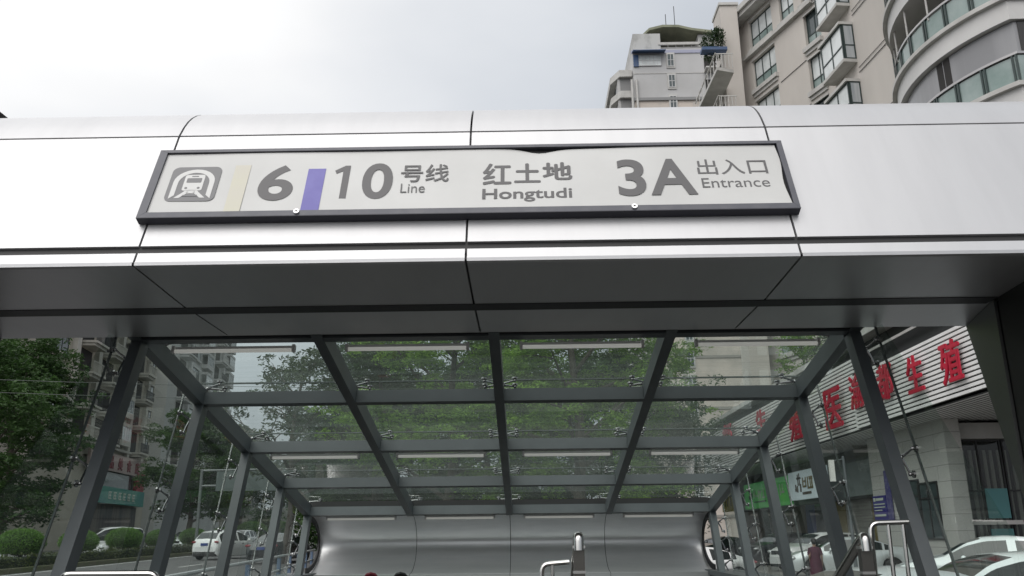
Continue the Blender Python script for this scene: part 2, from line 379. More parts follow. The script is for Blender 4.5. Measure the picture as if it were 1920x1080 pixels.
# dark core behind the joints and the two recessed dark bands
g = MB(); g.prism([(XL+.01, fy(3.13)+.034, 3.13), (XL+.01, fy(4.1)+.04, 4.1), (XL+.01, 5.3, 4.3), (XL+.01, 6.0, 4.25), (XL+.01, 6.15, 3.1), (XL+.01, 5.0, 3.115)], (XR-XL-.02, 0, 0))
g.build('core', mat('grey_joint', (.13, .13, .135), .7), portal)
MB().obox((XL+.012, fy(3.15)+.024, 3.165), (XR-XL-.024, 0, 0), (0, .02, 0), (0, .436*.1, .1)).build('shadow_gap', GASK, portal)
MB().box(JL, JR, 5.346, 5.504, 3.0665, 3.09).build('soffit_gap', GASK, portal)
MB().skin([(6.43, 4.10), (6.2, 3.08)], XL, XR, .02).build('rear_panel', ALU, portal)
for s, xi, xo in ((-1, JL, XL), (1, JR, XR)):
    x0, x1 = min(xi, xo), max(xi, xo)
    # front skin of the pillar leans like the fascia
    MB().skin([(fy(0.0), 0), (fy(3.104), 3.104)], x0+(.0 if s < 0 else .022), x1-(.022 if s < 0 else 0), .03).build('pillar_front', ALU, portal)
    g = MB(); g.prism([(xi, fy(0)+.02, 0), (xi, fy(3.1)+.02, 3.102), (xi, 5.36, 3.066), (xi, 5.36, 0)], (s*.02, 0, 0)); g.build('jamb_front', JAMB, portal)
    dx = s*.19
    g = MB(); g.prism([(xi+s*.004, 5.42, 1.75), (xi+s*.004, 5.42, 3.072), (xi+dx, 6.165, 3.072)], (s*.02, 0, 0)); g.build('jamb_rear', mat('jamb_grey', (.12, .125, .125), .4, .4), portal)
    g = MB(); g.box(min(xi+s*.03, xi+s*.05), max(xi+s*.03, xi+s*.05), 5.3, 5.5, 0, 3.06); g.build('jamb_gap', GASK, portal)
    g = MB(); g.prism([(xi+s*.22, fy(0)+.06, 0), (xi+s*.22, fy(3.1)+.06, 3.09), (xi+s*.22, 6.16, 3.09), (xi+s*.22, 5.44, 1.78), (xi+s*.22, 5.44, 0)], (xo-xi-s*.25, 0, 0)); g.build('pillar_core', GASK, portal)

# ---- small dark lamp housing on top of the portal, far left
t = empty('floodlight', (-3.9, 5.35, 4.47), 'small dark floodlight housing on top of the portal at its left end', 'light')
MB().prism([(-4.05, 5.3, 4.545), (-3.66, 5.3, 4.545), (-3.63, 5.3, 4.53), (-3.64, 5.3, 4.515), (-4.05, 5.3, 4.512)], (0, .25, 0)).build('housing', GASK, t)
MB().tube([(-3.95, 5.42, 4.40), (-3.95, 5.42, 4.52)], .02).build('bracket', STEEL, t)

# ================================================================== entrance sign
csn = 1/math.sqrt(1+.436**2); EX = Vector((1, 0, 0)); EY = Vector((0, .436*csn, csn)); EN = EX.cross(EY)   # EN faces the viewer
sign = empty('entrance_sign', (-.3, 4.66, 3.36), 'long faded metro entrance sign in a dark grey frame reading 6 10 Hongtudi 3A Entrance', 'sign')
# plane of the frame's front face
O = Vector((0, 4.612, 3.367))
def SP(x, s, d=0.0): return O+EX*x+EY*s+EN*d
H_, xl, xr = .629, -2.207, 1.582
s0, ib, itp, ixl, ixr = .056, .096, .605, -2.158, 1.548
def bar(mb, p):  # mitred bar
    return mb.prism([SP(x, s, 0) for x, s in p], -EN*.052)
g = MB()
bar(g, [(xl, s0), (xr, s0), (ixr, ib), (ixl, ib)]); g.build('frame_bar', SIGNFR, sign)
g = MB(); bar(g, [(xl, H_), (ixl, itp), (ixr, itp), (xr, H_)]); g.build('frame_bar', SIGNFR, sign)
g = MB(); bar(g, [(xl+.001, s0+.002), (ixl-.001, ib+.001), (ixl-.001, itp-.001), (xl+.001, H_-.002)]); g.build('frame_bar', SIGNFR, sign)
g = MB(); bar(g, [(xr-.001, s0+.002), (xr-.001, H_-.002), (ixr+.001, itp-.001), (ixr+.001, ib+.001)]); g.build('frame_bar', SIGNFR, sign)
MB().prism([SP(xl+.002, s0-.0015, .0005), SP(xr-.002, s0-.0015, .0005), SP(xr-.002, s0-.0055, .0005), SP(xl+.002, s0-.0055, .0005)], -EN*.053).build('underside_shade', mat('painted_underside_shade', (.022, .022, .034), .5), sign)  # dark strip added to paint the shade on the frame's underside
MB().prism([SP(ixl-.03, ib-.03, -.030), SP(ixr+.03, ib-.03, -.030), SP(ixr+.03, itp+.02, -.030), SP(ixl-.03, itp+.02, -.030)], -EN*.02).build('back_tray', GASK, sign)
# translucent film, sagging at its top edge and drawn in at its right edge
DB = -.012
rows = []
nx, ny = 90, 12
for j in range(ny+1):
    row = []
    for i in range(nx+1):
        u, v_ = i/nx, j/ny
        x = ixl-.01+(ixr+.02-ixl)*u; ss = ib-.01+(itp+.02-ib)*v_
        dip = .030*math.exp(-((x-.11)/.10)**2)+.007*math.exp(-((x-.35)/.25)**2)+.006
        ss -= (dip+.008)*v_**3*(1 if v_ > 0 else 0)
        pull = (.006+.022*math.exp(-((v_-.35)/.28)**2)+.014*math.exp(-((v_-1)/.2)**2))*(u**40)
        x -= pull
        row.append(SP(x, ss, DB+.004*math.sin(5*x+3*v_)*.4-.01*v_**4*math.exp(-((x-.11)/.14)**2)))
    rows.append(row)
g = MB(); g.strip(rows); face = g.build('face', BOARD, sign, True, 60)
DT = DB+.0028
def patch(name, pts, m, lab=None, d=DT, parent=None):
    o = MB().prism([SP(x, s, d) for x, s in pts], -EN*.0015).build(name, m, parent or sign)
    if lab: o['label'] = lab
    return o
def txt(name, body, x0, x1, s0, s1, m, bold=0., d=DT):
    g = MB(); text_into(g, body, SP(0, 0, d-.0006), EX, EY, x0, x1, s0, s1, .0008, bold); return g.build(name, m, sign)
patch('stripe', [(-1.718, .092), (-1.625, .092), (-1.625, .492), (-1.718, .492)], STRY, 'faded yellow line stripe')
patch('stripe', [(-1.273, .080), (-1.168, .080), (-1.168, .450), (-1.273, .450)], STRB, 'blue violet line stripe', DT+.001)
txt('number', '6', -1.552, -1.343, .188, .486, LETTER, .022)
patch('number', [(-1.062, .196), (-1.022, .196), (-1.022, .474), (-1.052, .474), (-1.112, .432), (-1.100, .404), (-1.062, .428)], LETTER)
txt('number', '0', -.940, -.760, .188, .490, LETTER, .02)
txt('lettering', '号线', -.712, -.432, .328, .472, LETTER2, -.010)
txt('lettering', 'Line', -.708, -.566, .236, .312, LETTER2, -.006)
txt('lettering', '红', -.228, -.058, .290, .474, LETTER, .026)
txt('lettering', '土', -.042, .114, .302, .470, LETTER, .026)
txt('lettering', '地', .126, .302, .322, .476, LETTER, .026)
txt('lettering', 'Hongtudi', -.228, .294, .148, .256, LETTER, .017)
txt('number', '3', .566, .730, .180, .490, LETTER, .020)
txt('number', 'A', .752, 1.022, .186, .490, LETTER, .020)
txt('lettering', '出入口', 1.045, 1.455, .350, .478, LETTER2, -.006)
txt('lettering', 'Entrance', 1.055, 1.448, .240, .318, LETTER2, -.002)
# pictogram: train in a tunnel
px0, px1, ps0, ps1 = -2.09, -1.795, .192, .482; pw, ph = px1-px0, ps1-ps0
def PG(p): return [(px0+x*pw, ps0+y*ph) for x, y in p]
def rr(x0, x1, y0, y1, r, n=6, corners=(1, 1, 1, 1)):
    o = []
    for (cx, cy, a0, on) in ((x1-r, y0+r, -90, corners[0]), (x1-r, y1-r, 0, corners[1]), (x0+r, y1-r, 90, corners[2]), (x0+r, y0+r, 180, corners[3])):
        if on: o += [(cx+r*math.cos(R(a0+90*k/n)), cy+r*math.sin(R(a0+90*k/n))) for k in range(n+1)]
        else: o.append((cx+(r if a0 in (-90, 0) else -r), cy+(r if a0 in (0, 90) else -r)))
    return o
PALE = mat('pale_film', (.57, .57, .56), .35)
pict = patch('pictogram', PG(rr(0, 1, 0, 1, .14)), mat('pictogram_grey', (.16, .16, .165), .5), 'grey rounded square pictogram of a train in a tunnel')
subparent(pict)
# tunnel arch as a band
def arch_pts(wd, hh, n=14, rad=.36): return [(.5-wd, .07)]+[(.5-wd*math.cos(math.pi*k/n)*1.0, hh-rad+rad*math.sin(math.pi*k/n)) for k in range(n+1)]+[(.5+wd, .07)]
outer, inner = arch_pts(.415, .92), [(x, y) for x, y in arch_pts(.315, .82, rad=.30)]
g = MB(); vs = [SP(*PG([p])[0], DT+.0012) for p in outer]+[SP(*PG([p])[0], DT+.0012) for p in inner]; n = len(outer)
inner[0], inner[-1] = (.185, .17), (.815, .17); vs = [SP(*PG([p])[0], DT+.0012) for p in outer]+[SP(*PG([p])[0], DT+.0012) for p in inner]
g.add(vs, [(i+1, i, n+i, n+i+1) for i in range(n-1)]); g.build('tunnel_arch', PALE, pict)
g = MB()
for poly in (rr(.30, .70, .30, .76, .045), [(.42, .32), (.58, .32), (.585, .22), (.415, .22)], [(.40, .33), (.34, .25), (.19, .09), (.29, .09), (.46, .25)], [(.60, .33), (.54, .25), (.71, .09), (.81, .09), (.66, .25)]):
    g.prism([SP(*p, DT+.0012) for p in PG(poly)], -EN*.001)
g.build('train', PALE, pict)
g = MB()
for poly in (rr(.35, .65, .53, .66, .02), rr(.43, .57, .70, .725, .01), [(.375+.03*math.cos(R(a)), .375+.028*math.sin(R(a))) for a in range(0, 360, 30)], [(.625+.03*math.cos(R(a)), .375+.028*math.sin(R(a))) for a in range(0, 360, 30)], [(.36, .175), (.64, .175), (.66, .135), (.34, .135)]):
    g.prism([SP(*p, DT+.0022) for p in PG(poly)], -EN*.001)
g.build('train_window', MATS['pictogram_grey'], pict)
for bx in (-1.288, .642):
    g = MB(); c = SP(bx, .080, .001); ring = [c+(EX*math.cos(2*math.pi*k/16)+EY*math.sin(2*math.pi*k/16))*.0165 for k in range(16)]
    g.prism(ring, EN*.010); bo = g.build('bolt', mat('zinc_bolt', (.75, .75, .75), .3, .8), sign); subparent(bo)
    g = MB(); g.prism([c+EN*.0105+(EX*math.cos(2*math.pi*k/6)*.008+EY*math.sin(2*math.pi*k/6)*.006) for k in range(6)], EN*.001); g.build('bolt_slot', GASK, bo)

# ================================================================== glass canopy
xc, W_, y0, z0, al, beta = -.217, 2.6, 6.2365, 3.0625, .2064, .418
S = [0, 1.361, 2.777, 4.165, 5.549]
es = Vector((0, math.cos(al), -math.sin(al))); en = Vector((0, math.sin(al), math.cos(al)))
pd = Vector((0, -math.sin(beta), -math.cos(beta))); pn = Vector((0, -math.cos(beta), math.sin(beta)))
def RP(x, s, n=0.): return Vector((xc+x, y0, z0))+es*s+en*n
canopy = empty('glass_canopy', (xc, 9, 0), 'sloping glass canopy on grey steel beams and leaning posts over the station stairs', 'canopy')
for k in (-2, -1, 0, 1, 2):
    x = k*1.3; a, b = (x-.04, x+.04) if abs(k) < 2 else ((-W_-.08, -W_) if k < 0 else (W_, W_+.08))
    MB().obox(RP(a, -.06, -.003), (b-a, 0, 0), es*(S[4]+.15), en*.145).build('rafter', STEEL, canopy)
for j in range(5):
    for k in range(4):
        a, b = -2.6+1.3*k+(.04 if k else 0), -1.3+1.3*k-(.04 if k < 3 else 0)
        MB().obox(RP(a+.001, S[j], 0), (b-a-.002, 0, 0), es*.075, en*.112).build('crossbeam', STEEL, canopy)
MB().obox(RP(-W_, -.055, .012), (2*W_, 0, 0), es*.05, en*.20).build('front_trim', GASK, canopy)
# leaning posts
ZP = 1.2
def plen(s): return (z0-s*math.sin(al)-ZP)/math.cos(beta)
for j in range(5):
    for sgn in (-1, 1):
        a = W_*sgn
        MB().obox(RP(a, S[j], 0)-pd*.1, (.08*sgn, 0, 0), pn*-.12, pd*(plen(S[j])+.1)).build('post', STEEL, canopy)
# concrete plinths with a steel cap the posts stand on
for sgn in (-1, 1):
    x0, x1 = sorted((xc+sgn*2.55, xc+sgn*2.95))
    MB().box(x0+.02, x1-.02, 4.95, 12.1, 0, 1.14).build('plinth', MATS['granite'], canopy)
    MB().box(x0, x1, 4.93, 12.1, 1.142, 1.2).build('plinth_cap', STEEL, canopy)
# roof panes
sg = [.22]+[s+.04 for s in S[1:4]]+[S[4]+.06]
for k in range(4):
    a, b = -2.6+1.3*k+.008, -1.3+1.3*k-.008
    if k == 0: a = -2.80
    if k == 3: b = 2.80
    for j in range(4):
        MB().obox(RP(a, sg[j]+.006, .20), (b-a, 0, 0), es*(sg[j+1]-sg[j]-.012), en*.014).build('roof_pane', GLASS_R, canopy)
g = MB()
for j in range(1, 4): g.obox(RP(-2.80, sg[j]-.005, .2005), (5.6, 0, 0), es*.010, en*.013)
for k in (-1, 0, 1): g.obox(RP(k*1.3-.007, .22, .1995), (.014, 0, 0), es*(sg[4]-.22), en*.015)
g.build('roof_seal', SEAL, canopy)
MB().obox(RP(-W_-.05, S[4]+.066, .113), (2*W_+.1, 0, 0), es*.12, en*.085).build('gutter', GASK, canopy)
# side panes
def side_line(s):  # foot and head of the joint line beside a post
    T = Vector((0, y0, z0))+es*s+en*.10; f = Vector((0, y0, z0))+es*s+pd*plen(s); return T, f
sj = [-.95]+[s-.02 for s in S]
for sgn in (-1, 1):
    xg_ = xc+sgn*2.77
    for j in range(5):
        T0, F0 = side_line(sj[j]+.008); T1, F1 = side_line(sj[j+1]-.008)
        if j == 0: T0 = T1-es*.30; 
        MB().prism([(xg_, p.y, p.z) for p in ((F0, F1, T1, T0) if j else (F0, F1, T1, T1-es*.05))], (sgn*.012, 0, 0)).build('side_pane', GLASS_S, canopy)
    for j in range(1, 6):
        g = MB(); T, F = side_line(sj[j]); g.obox((xg_-sgn*.001, F.y-.0065, F.z), (sgn*.014, 0, 0), (0, .013, 0), (0, T.y-F.y, T.z-F.z))
        g.build('side_seal', SEAL, canopy)
# spider fittings
def fitting(c, nrm, ends, rod=.009):
    """hub, arms to the glass and a button on each arm"""
    f = MB().sphere(c, .018, 8, 6).build('spider_fitting', FITM, canopy, True); subparent(f)
    for e in ends:
        g = MB(); e = Vector(e); mid = c+(e-c)*.55-nrm*.012
        g.tube([c, mid, e-nrm*.03], [.012, rod*.85, rod*.85], 6); g.sphere(e-nrm*.03, .014, 8, 6)
        g.tube([e-nrm*.034, e-nrm*.012], .010, 8); g.tube([e-nrm*.013, e-nrm*.001], .025, 10)
        g.build('arm', FITM, f, True)
for k in (-2, -1, 0, 1, 2):
    x = k*1.3
    xs_ = (-.135, .135) if abs(k) < 2 else ((.13,) if k < 0 else (-.13,))
    hx = x if abs(k) < 2 else x+(.0 if k < 0 else 0)
    for j, s in enumerate([.42]+[S[1]+.04, S[1]+.30, S[2]+.04, S[3]+.04, S[4]-.06]):
        pair = j not in (0, 2, 5)
        e = [RP(hx+dx, s+ds, .20) for dx in xs_ for ds in ((-.075, .075) if pair else (0,))]
        fitting(RP(hx, s, .16), en, e)
for sgn in (-1, 1):
    nx_ = Vector((sgn, 0, 0))
    for j in range(5):
        pl = plen(S[j])
        for tt, both in ((.14, True), (pl*.50, True), (pl-.10, True)):
            c = RP(sgn*(W_+.09), S[j], 0)+pd*tt-pn*.03
            base = Vector((xc+sgn*2.77, c.y, c.z))
            q = pd*.075
            fitting(c, nx_, [base+pn*.09-q*.2, base-pn*.05+q*1.3])

# tube lights hanging under the beams, twelve of them
DIFF = bpy.data.materials.new('opal_diffuser'); DIFF.use_nodes = True; _t = DIFF.node_tree; _t.nodes.clear()
_o = N(_t, 'ShaderNodeOutputMaterial'); _a = N(_t, 'ShaderNodeBsdfDiffuse'); _a.inputs[0].default_value = (.88, .88, .85, 1); _b = N(_t, 'ShaderNodeBsdfTranslucent'); _b.inputs[0].default_value = (.88, .88, .85, 1)
_m = N(_t, 'ShaderNodeMixShader'); _m.inputs[0].default_value = .45; _t.links.new(_a.outputs[0], _m.inputs[1]); _t.links.new(_b.outputs[0], _m.inputs[2]); _e = N(_t, 'ShaderNodeEmission'); _e.inputs[0].default_value = (1, 1, .96, 1); _e.inputs[1].default_value = .11; _ad = N(_t, 'ShaderNodeAddShader'); _t.links.new(_m.outputs[0], _ad.inputs[0]); _t.links.new(_e.outputs[0], _ad.inputs[1]); _t.links.new(_ad.outputs[0], _o.inputs[0])
def tube_light(x, s, n, label):
    p = RP(x, s, n)
    t = empty('tube_light', p, label, 'light', 'tube lights under the canopy beams')
    MB().obox(p+Vector((-.46, 0, 0))+es*.008, (.92, 0, 0), es*.016, en*.020).build('batten', WHITEP, t)
    MB().tube([p+Vector((-.44, 0, 0))+es*.016-en*.012, p+Vector((.44, 0, 0))+es*.016-en*.014], .015, 10).build('tube', DIFF, t, True)
    for dx in (-.462, .44): MB().obox(p+Vector((dx, 0, 0))-en*.026-es*.004, (.022, 0, 0), es*.04, en*.052).build('end_cap', WHITEP, t)
colname = ['leftmost', 'second from the left', 'third from the left', 'rightmost']
for s, rowname, n in ((.10, 'front row just behind the portal soffit', -.03), (S[2]+.11, 'middle row under the third crossbeam', -.012), (S[4]+.115, 'rear row above the curved metal wall', -.01)):
    for k in range(4):
        tube_light(-1.95+1.3*k, s, n, f'white tube light, {colname[k]} in the {rowname}')

# ================================================================== curved metal wall closing the canopy at the back
wall = empty('curved_metal_wall', (xc, 12.2, 0), 'concave brushed metal wall closing the rear of the canopy', 'wall')
def dr(a, off=0): return (11.80+(.72-off)*math.sin(a), 1.565+(.385-off)*math.cos(a))
cur = [dr(math.pi*k/20) for k in range(21)]
XD = [xc-2.66, xc-1.3, xc, xc+1.3, xc+2.66]
for k in range(4):
    MB().skin(cur[::-1], XD[k]+.004, XD[k+1]-.004, .02).build('curved_panel', DRUM, wall, True, 60)
    MB().box(XD[k]+.003, XD[k+1]-.003, 11.80, 11.83, .0, 1.176).build('lower_panel', mat('flat_aluminium', (.55, .56, .56), .4, .5), wall)
MB().skin([(p[0]+.024, p[1]) for p in cur[::-1]], XD[0], XD[4], .02).build('backing', GASK, wall, True)
MB().box(XD[0], XD[4], 11.835, 11.9, 0, 1.17).build('backing', GASK, wall)
MB().box(XD[0], XD[4], 11.72, 11.80, 1.952, 2.03).build('top_trim', GASK, wall)
for x in (XD[0], XD[4]):
    sgn = 1 if x < 0 else -1
    rows = [[(x-sgn*.045, p[0], p[1]), (x+sgn*.02, p[0], p[1])] for p in [dr(math.pi*k/20, .012) for k in range(21)]]
    o_ = [dr(math.pi*k/20, .015) for k in range(21)]; i_ = [dr(math.pi*k/20, .085) for k in range(21)]
    g = MB()
    for k in range(20):
        q = [o_[k], o_[k+1], i_[k+1], i_[k]]; g.prism([(x+sgn*.004, a, b) for a, b in q], (sgn*.02, 0, 0))
    g.build('end_trim', GASK, wall)
MB().box(.12, .21, 11.78, 11.798, 1.07, 1.13).build('plate', STAIND, wall)

# ================================================================== handrails
def bend(pts, r=.07, n=5):
    """round the corners of a path"""
    pts = [Vector(p) for p in pts]; o = [pts[0]]
    for a, b, c in zip(pts, pts[1:], pts[2:]):
        u_, v_ = (a-b).normalized(), (c-b).normalized(); p, q = b+u_*r, b+v_*r
        for k in range(n+1):
            t_ = k/n; o.append(p*(1-t_)**2+b*2*t_*(1-t_)+q*t_**2)
    return o+[pts[-1]]
t = empty('guard_rail', (2.24, 5.6, .6), 'stainless steel guard rail with rounded end beside the right leaning post', 'railing')
MB().tube(bend([(2.105, 5.6, .6), (2.125, 5.6, 1.70), (2.36, 5.6, 1.705)], .05), .0165, 10).build('rail', STAIN, t, True)
for x in (2.235, 2.325): MB().tube([(x-.012, 5.6, .6), (x, 5.6, 1.69)], .0135, 8).build('baluster', STAIN, t, True)
def newel_rail(nm, x, label, ang, yy=5.4, zt=1.555, lean=-.035):
    t = empty(nm, (x, yy, .6), label, 'handrail')
    MB().box(x-.033, x+.033, yy-.03, yy+.03, .6, zt).build('newel', mat('dark_steel', (.12, .115, .105), .3, .8), t)
    for zc in (zt-.003, zt-.145): MB().box(x-.037, x+.037, yy-.034, yy+.034, zc, zc+.016).build('collar', STAIN, t)
    p0 = Vector((x, yy-.03, zt+.02)); pts = [p0+Vector((0, 0, -.035)), p0+Vector((.0, .005, .06)), p0+Vector((lean*2, .75, -.40)), p0+Vector((lean*6, 2.6, -1.36))]
    MB().tube(bend(pts, .045), .031, 12).build('rail', STAIN, t, True)
    return t
newel_rail('stair_handrail', 2.0, 'round steel stair handrail sloping down from its newel by the right guard rail', 28)
newel_rail('stair_handrail', .31, 'steel stair handrail on a square newel post in the middle of the stairs', 28, lean=-.003, zt=1.575)
t = empty('guard_rail', (.19, 6.0, .6), 'low steel guard rail loop beside the middle newel post', 'railing')
MB().tube(bend([(.095, 6.0, .6), (.10, 6.0, 1.465), (.28, 6.0, 1.478)], .05), .0165, 10).build('rail', STAIN, t, True)
MB().tube([(.17, 6.0, .6), (.17, 6.0, 1.46)], .012, 8).build('baluster', STAIN, t, True)
t = empty('guard_rail', (-2.3, 5.0, .3), 'stainless steel guard rail at the lower left of the entrance', 'railing')
MB().tube(bend([(-2.57, 5.0, .3), (-2.56, 5.0, 1.47), (-2.03, 5.0, 1.468), (-2.02, 5.0, .3)], .05), .0175, 10).build('rail', STAIN, t, True)
for x in (-2.4, -2.2): MB().tube([(x, 5.0, .3), (x, 5.0, 1.455)], .012, 8).build('baluster', STAIN, t, True)
# escalator handrail ends just showing at the bottom edge
for x, lab, m in ((-1.73, 'dark red rounded handrail end just showing at the bottom edge', mat('red_rubber', (.16, .012, .025), .45)), (-1.40, 'black rounded handrail end just showing at the bottom edge', mat('black_rubber', (.02, .02, .02), .45))):
    t = empty('escalator_handrail', (x, 10, .0), lab, 'escalator handrail')
    pts = [(x-.085, 10.2, .0), (x-.085, 10.2, 1.12), (x-.075, 10.15, 1.20), (x-.04, 10.12, 1.245), (x, 10.1, 1.255), (x+.04, 10.12, 1.245), (x+.075, 10.15, 1.2), (x+.085, 10.2, 1.12), (x+.085, 10.2, 0)]
    MB().tube(pts, .02, 8).build('belt', m, t, True)
    MB().prism([(p[0]*1+0*(p[0]-x), p[1], p[2]) for p in pts[1:-1]], (0, .03, 0)).build('panel', m, t)

# ================================================================== leaves and trees
BARK = mat('bark', (.10, .085, .07), .9, noise=(8, (.05, .042, .035), .35, .7), bump=(20, .5))
LEAF_A = leaf_mat('leaf_dark', (.020, .046, .016), (.07, .145, .034), .38)
LEAF_B = leaf_mat('leaf_mid', (.06, .14, .022), (.32, .54, .07), .45)
LEAF_D = leaf_mat('leaf_street', (.026, .06, .018), (.10, .19, .045), .38)
LEAF_C = leaf_mat('leaf_grey_green', (.05, .07, .045), (.10, .14, .07))
LEAF_H = leaf_mat('leaf_hedge', (.06, .14, .024), (.16, .32, .05), .3)
def leaves_mesh(name, pts, size, seed, m, flat=.55):
    """one folded leaf blade of four faces at every point"""
    r = np.random.default_rng(seed); n = len(pts); P = np.asarray(pts, float)
    a = r.normal(size=(n, 3)); a[:, 2] *= flat; a /= np.linalg.norm(a, axis=1)[:, None]
    nrm = r.normal(size=(n, 3))*.9+np.array([0, 0, .7]); b = np.cross(nrm, a); b /= np.linalg.norm(b, axis=1)[:, None]+1e-9
    c = np.cross(a, b); L_ = (size*r.uniform(.65, 1.35, n))[:, None]; w_ = L_*r.uniform(.28, .42, n)[:, None]
    v = np.stack([P-a*L_*.5, P+b*w_*.5+c*w_*.25, P+a*L_*.5, P-b*w_*.5+c*w_*.25], 1).reshape(-1, 3)
    idx = np.arange(n)*4
    f = np.stack([idx, idx+1, idx+2, idx, idx+2, idx+3], 1).reshape(-1, 3)
    me = bpy.data.meshes.new(name); me.vertices.add(len(v)); me.vertices.foreach_set('co', v.ravel())
    me.loops.add(f.size); me.loops.foreach_set('vertex_index', f.ravel().astype(np.int32))
    me.polygons.add(len(f)); me.polygons.foreach_set('loop_start', (np.arange(len(f))*3).astype(np.int32))
    try: me.polygons.foreach_set('loop_total', np.full(len(f), 3, np.int32))
    except Exception: pass
    me.materials.append(m); me.update(calc_edges=True); me.validate()
    return me
def make_tree(h, rad, base, seed, m, nleaf=9000, leaf=.22, clear=.35, limbs=9, puff=.75, label='', group=None, loc=(0, 0, 0), name='street_tree'):
    r = random.Random(seed); q = np.random.default_rng(seed)
    t = empty(name, loc, label, 'tree', group, local=True); tr = MB()
    lean = Vector((r.uniform(-.04, .04), r.uniform(-.04, .04), 0)); top = h*.86
    trunk = [Vector((lean.x*z*1.0+.12*math.sin(z*.9+seed), lean.y*z+.1*math.cos(z*.7+seed), z)) for z in np.linspace(-.1, top, 9)]
    tr.tube(trunk, [base*(1-.86*i/8)+.012 for i in range(9)], 9)
    ends = []
    for i in range(limbs):
        f = clear+(.93-clear)*(i+.5)/limbs*1.0; k = f*8; i0 = min(int(k), 7); p = trunk[i0].lerp(trunk[i0+1], k-i0)
        az = i*2.4+r.uniform(-.4, .4); prof = math.sin(math.pi*min(1, (f-clear)/(1.02-clear)*.80+.22))
        ln = rad*max(.45, prof)*r.uniform(.8, 1.12); el = r.uniform(.15, .5)+.55*(f-clear)
        d = Vector((math.cos(az)*math.cos(el), math.sin(az)*math.cos(el), math.sin(el)))
        a = p+d*ln*.5+Vector((0, 0, .04*ln)); b = p+d*ln+Vector((0, 0, .12*ln))
        rb = base*(.42-.25*f)+.02
        tr.tube([p, a, b], [rb, rb*.6, rb*.22], 6); ends.append((b, ln))
        for s_ in range(5):
            u_ = .35+.6*s_/4; q0 = p.lerp(a, u_*2) if u_ < .5 else a.lerp(b, u_*2-1)
            az2 = az+r.choice((-1, 1))*r.uniform(.5, 1.3); e2 = r.uniform(-.15, .75); l2 = ln*r.uniform(.3, .5)
            q1 = q0+Vector((math.cos(az2)*math.cos(e2), math.sin(az2)*math.cos(e2), math.sin(e2)))*l2
            tr.tube([q0, q0.lerp(q1, .5)+Vector((0, 0, .05*l2)), q1], [rb*.35, rb*.25, rb*.08], 5); ends.append((q1, l2*1.6)); ends.append((q0.lerp(q1, .6), l2*1.3))
    ends.append((trunk[-1], rad*.5))
    # leaf clumps: flattened domes of leaves round the twig ends, dense on top
    cl_ = []; ne = max(1, int(round(4.2*puff/.75)))
    for e, ln in ends:
        for _ in range(ne):
            off = q.normal(size=3)*np.array([1, 1, .62])*puff*.85; cl_.append((np.array(tuple(e))+off, puff*q.uniform(.45, .95)))
    rr_ = np.array([c[1] for c in cl_]); pick = q.choice(len(cl_), nleaf, p=rr_**2/np.sum(rr_**2))
    v = q.normal(size=(nleaf, 3)); v /= np.linalg.norm(v, axis=1)[:, None]; v[:, 2] = np.where(q.random(nleaf) < .8, np.abs(v[:, 2]), v[:, 2])
    k_ = q.uniform(.55, 1.08, (nleaf, 1))
    pts = np.array([c[0] for c in cl_])[pick]+v*k_*rr_[pick][:, None]*np.array([1, 1, .62])
    tb = tr.build('trunk', BARK, None, True); tb.parent = t
    co = bpy.data.objects.new('crown', leaves_mesh('crown', pts, leaf, seed+1, m)); C.objects.link(co); co.parent = t
    return t

# far-side street trees, left
TL = 'trees along the left street'
make_tree(16.8, 4.3, .36, 3, LEAF_A, 34000, .30, .17, 14, .85, 'big dark street tree whose crown fills the view left of the first leaning post', TL, (-35.2, 60, .5))
make_tree(13.5, 3.8, .26, 31, LEAF_A, 20000, .28, .13, 11, .8, 'dark street tree at the left edge in front of the biggest dark street tree', TL, (-31.6, 52, .45))
make_tree(12.3, 4.2, .26, 5, LEAF_D, 30000, .28, .20, 13, .8, 'green street tree right of the first left post, before the tan building', TL, (-28.3, 75, .6))
make_tree(10.5, 4.5, .24, 9, LEAF_A, 18000, .36, .18, 11, 1.0, 'street tree partly hidden behind the grey road sign board', TL, (-30.5, 96, .8))
make_tree(12.0, 5.0, .28, 12, LEAF_A, 18000, .42, .15, 11, 1.0, 'dark distant street tree to the right of the grey road sign board', TL, (-27.0, 112, 1.0))
make_tree(11.5, 4.8, .28, 14, LEAF_A, 14000, .42, .15, 10, 1.0, 'dark distant street tree seen past the two rear left posts', TL, (-31.0, 128, 1.1))
# trees behind the canopy
TC = 'trees behind the station canopy'
make_tree(16.0, 5.0, .34, 21, LEAF_B, 60000, .20, .18, 17, .75, 'broad bright green tree seen through the roof glass to the right of the middle rafter', TC, (2.6, 40, 0))
make_tree(15.5, 5.2, .34, 22, LEAF_B, 52000, .21, .18, 16, .75, 'leafy green tree seen through the roof glass to the left of the middle rafter', TC, (-3.8, 43, 0))
make_tree(15.0, 4.0, .30, 25, LEAF_A, 36000, .22, .20, 14, .75, 'darker green tree behind the second roof rafter from the left', TC, (-8.2, 49, 0))
make_tree(12.3, 3.7, .22, 24, LEAF_C, 7000, .24, .30, 12, .55, 'sparse grey green tree with sky showing between its leaves', TC, (-12.0, 45, .2))
make_tree(14.5, 5.2, .34, 35, LEAF_A, 34000, .30, .12, 16, 1.0, 'dense tree in the second row, behind the broad bright green tree', TC, (5.5, 58, .3))
make_tree(15.0, 5.4, .34, 36, LEAF_A, 36000, .30, .12, 16, 1.0, 'dense tree in the second row, behind the middle rafter', TC, (-2.5, 62, .3))
make_tree(14.0, 5.4, .34, 37, LEAF_A, 30000, .32, .12, 15, 1.0, 'dense tree in the second row, left of the middle rafter', TC, (-10.5, 64, .3))
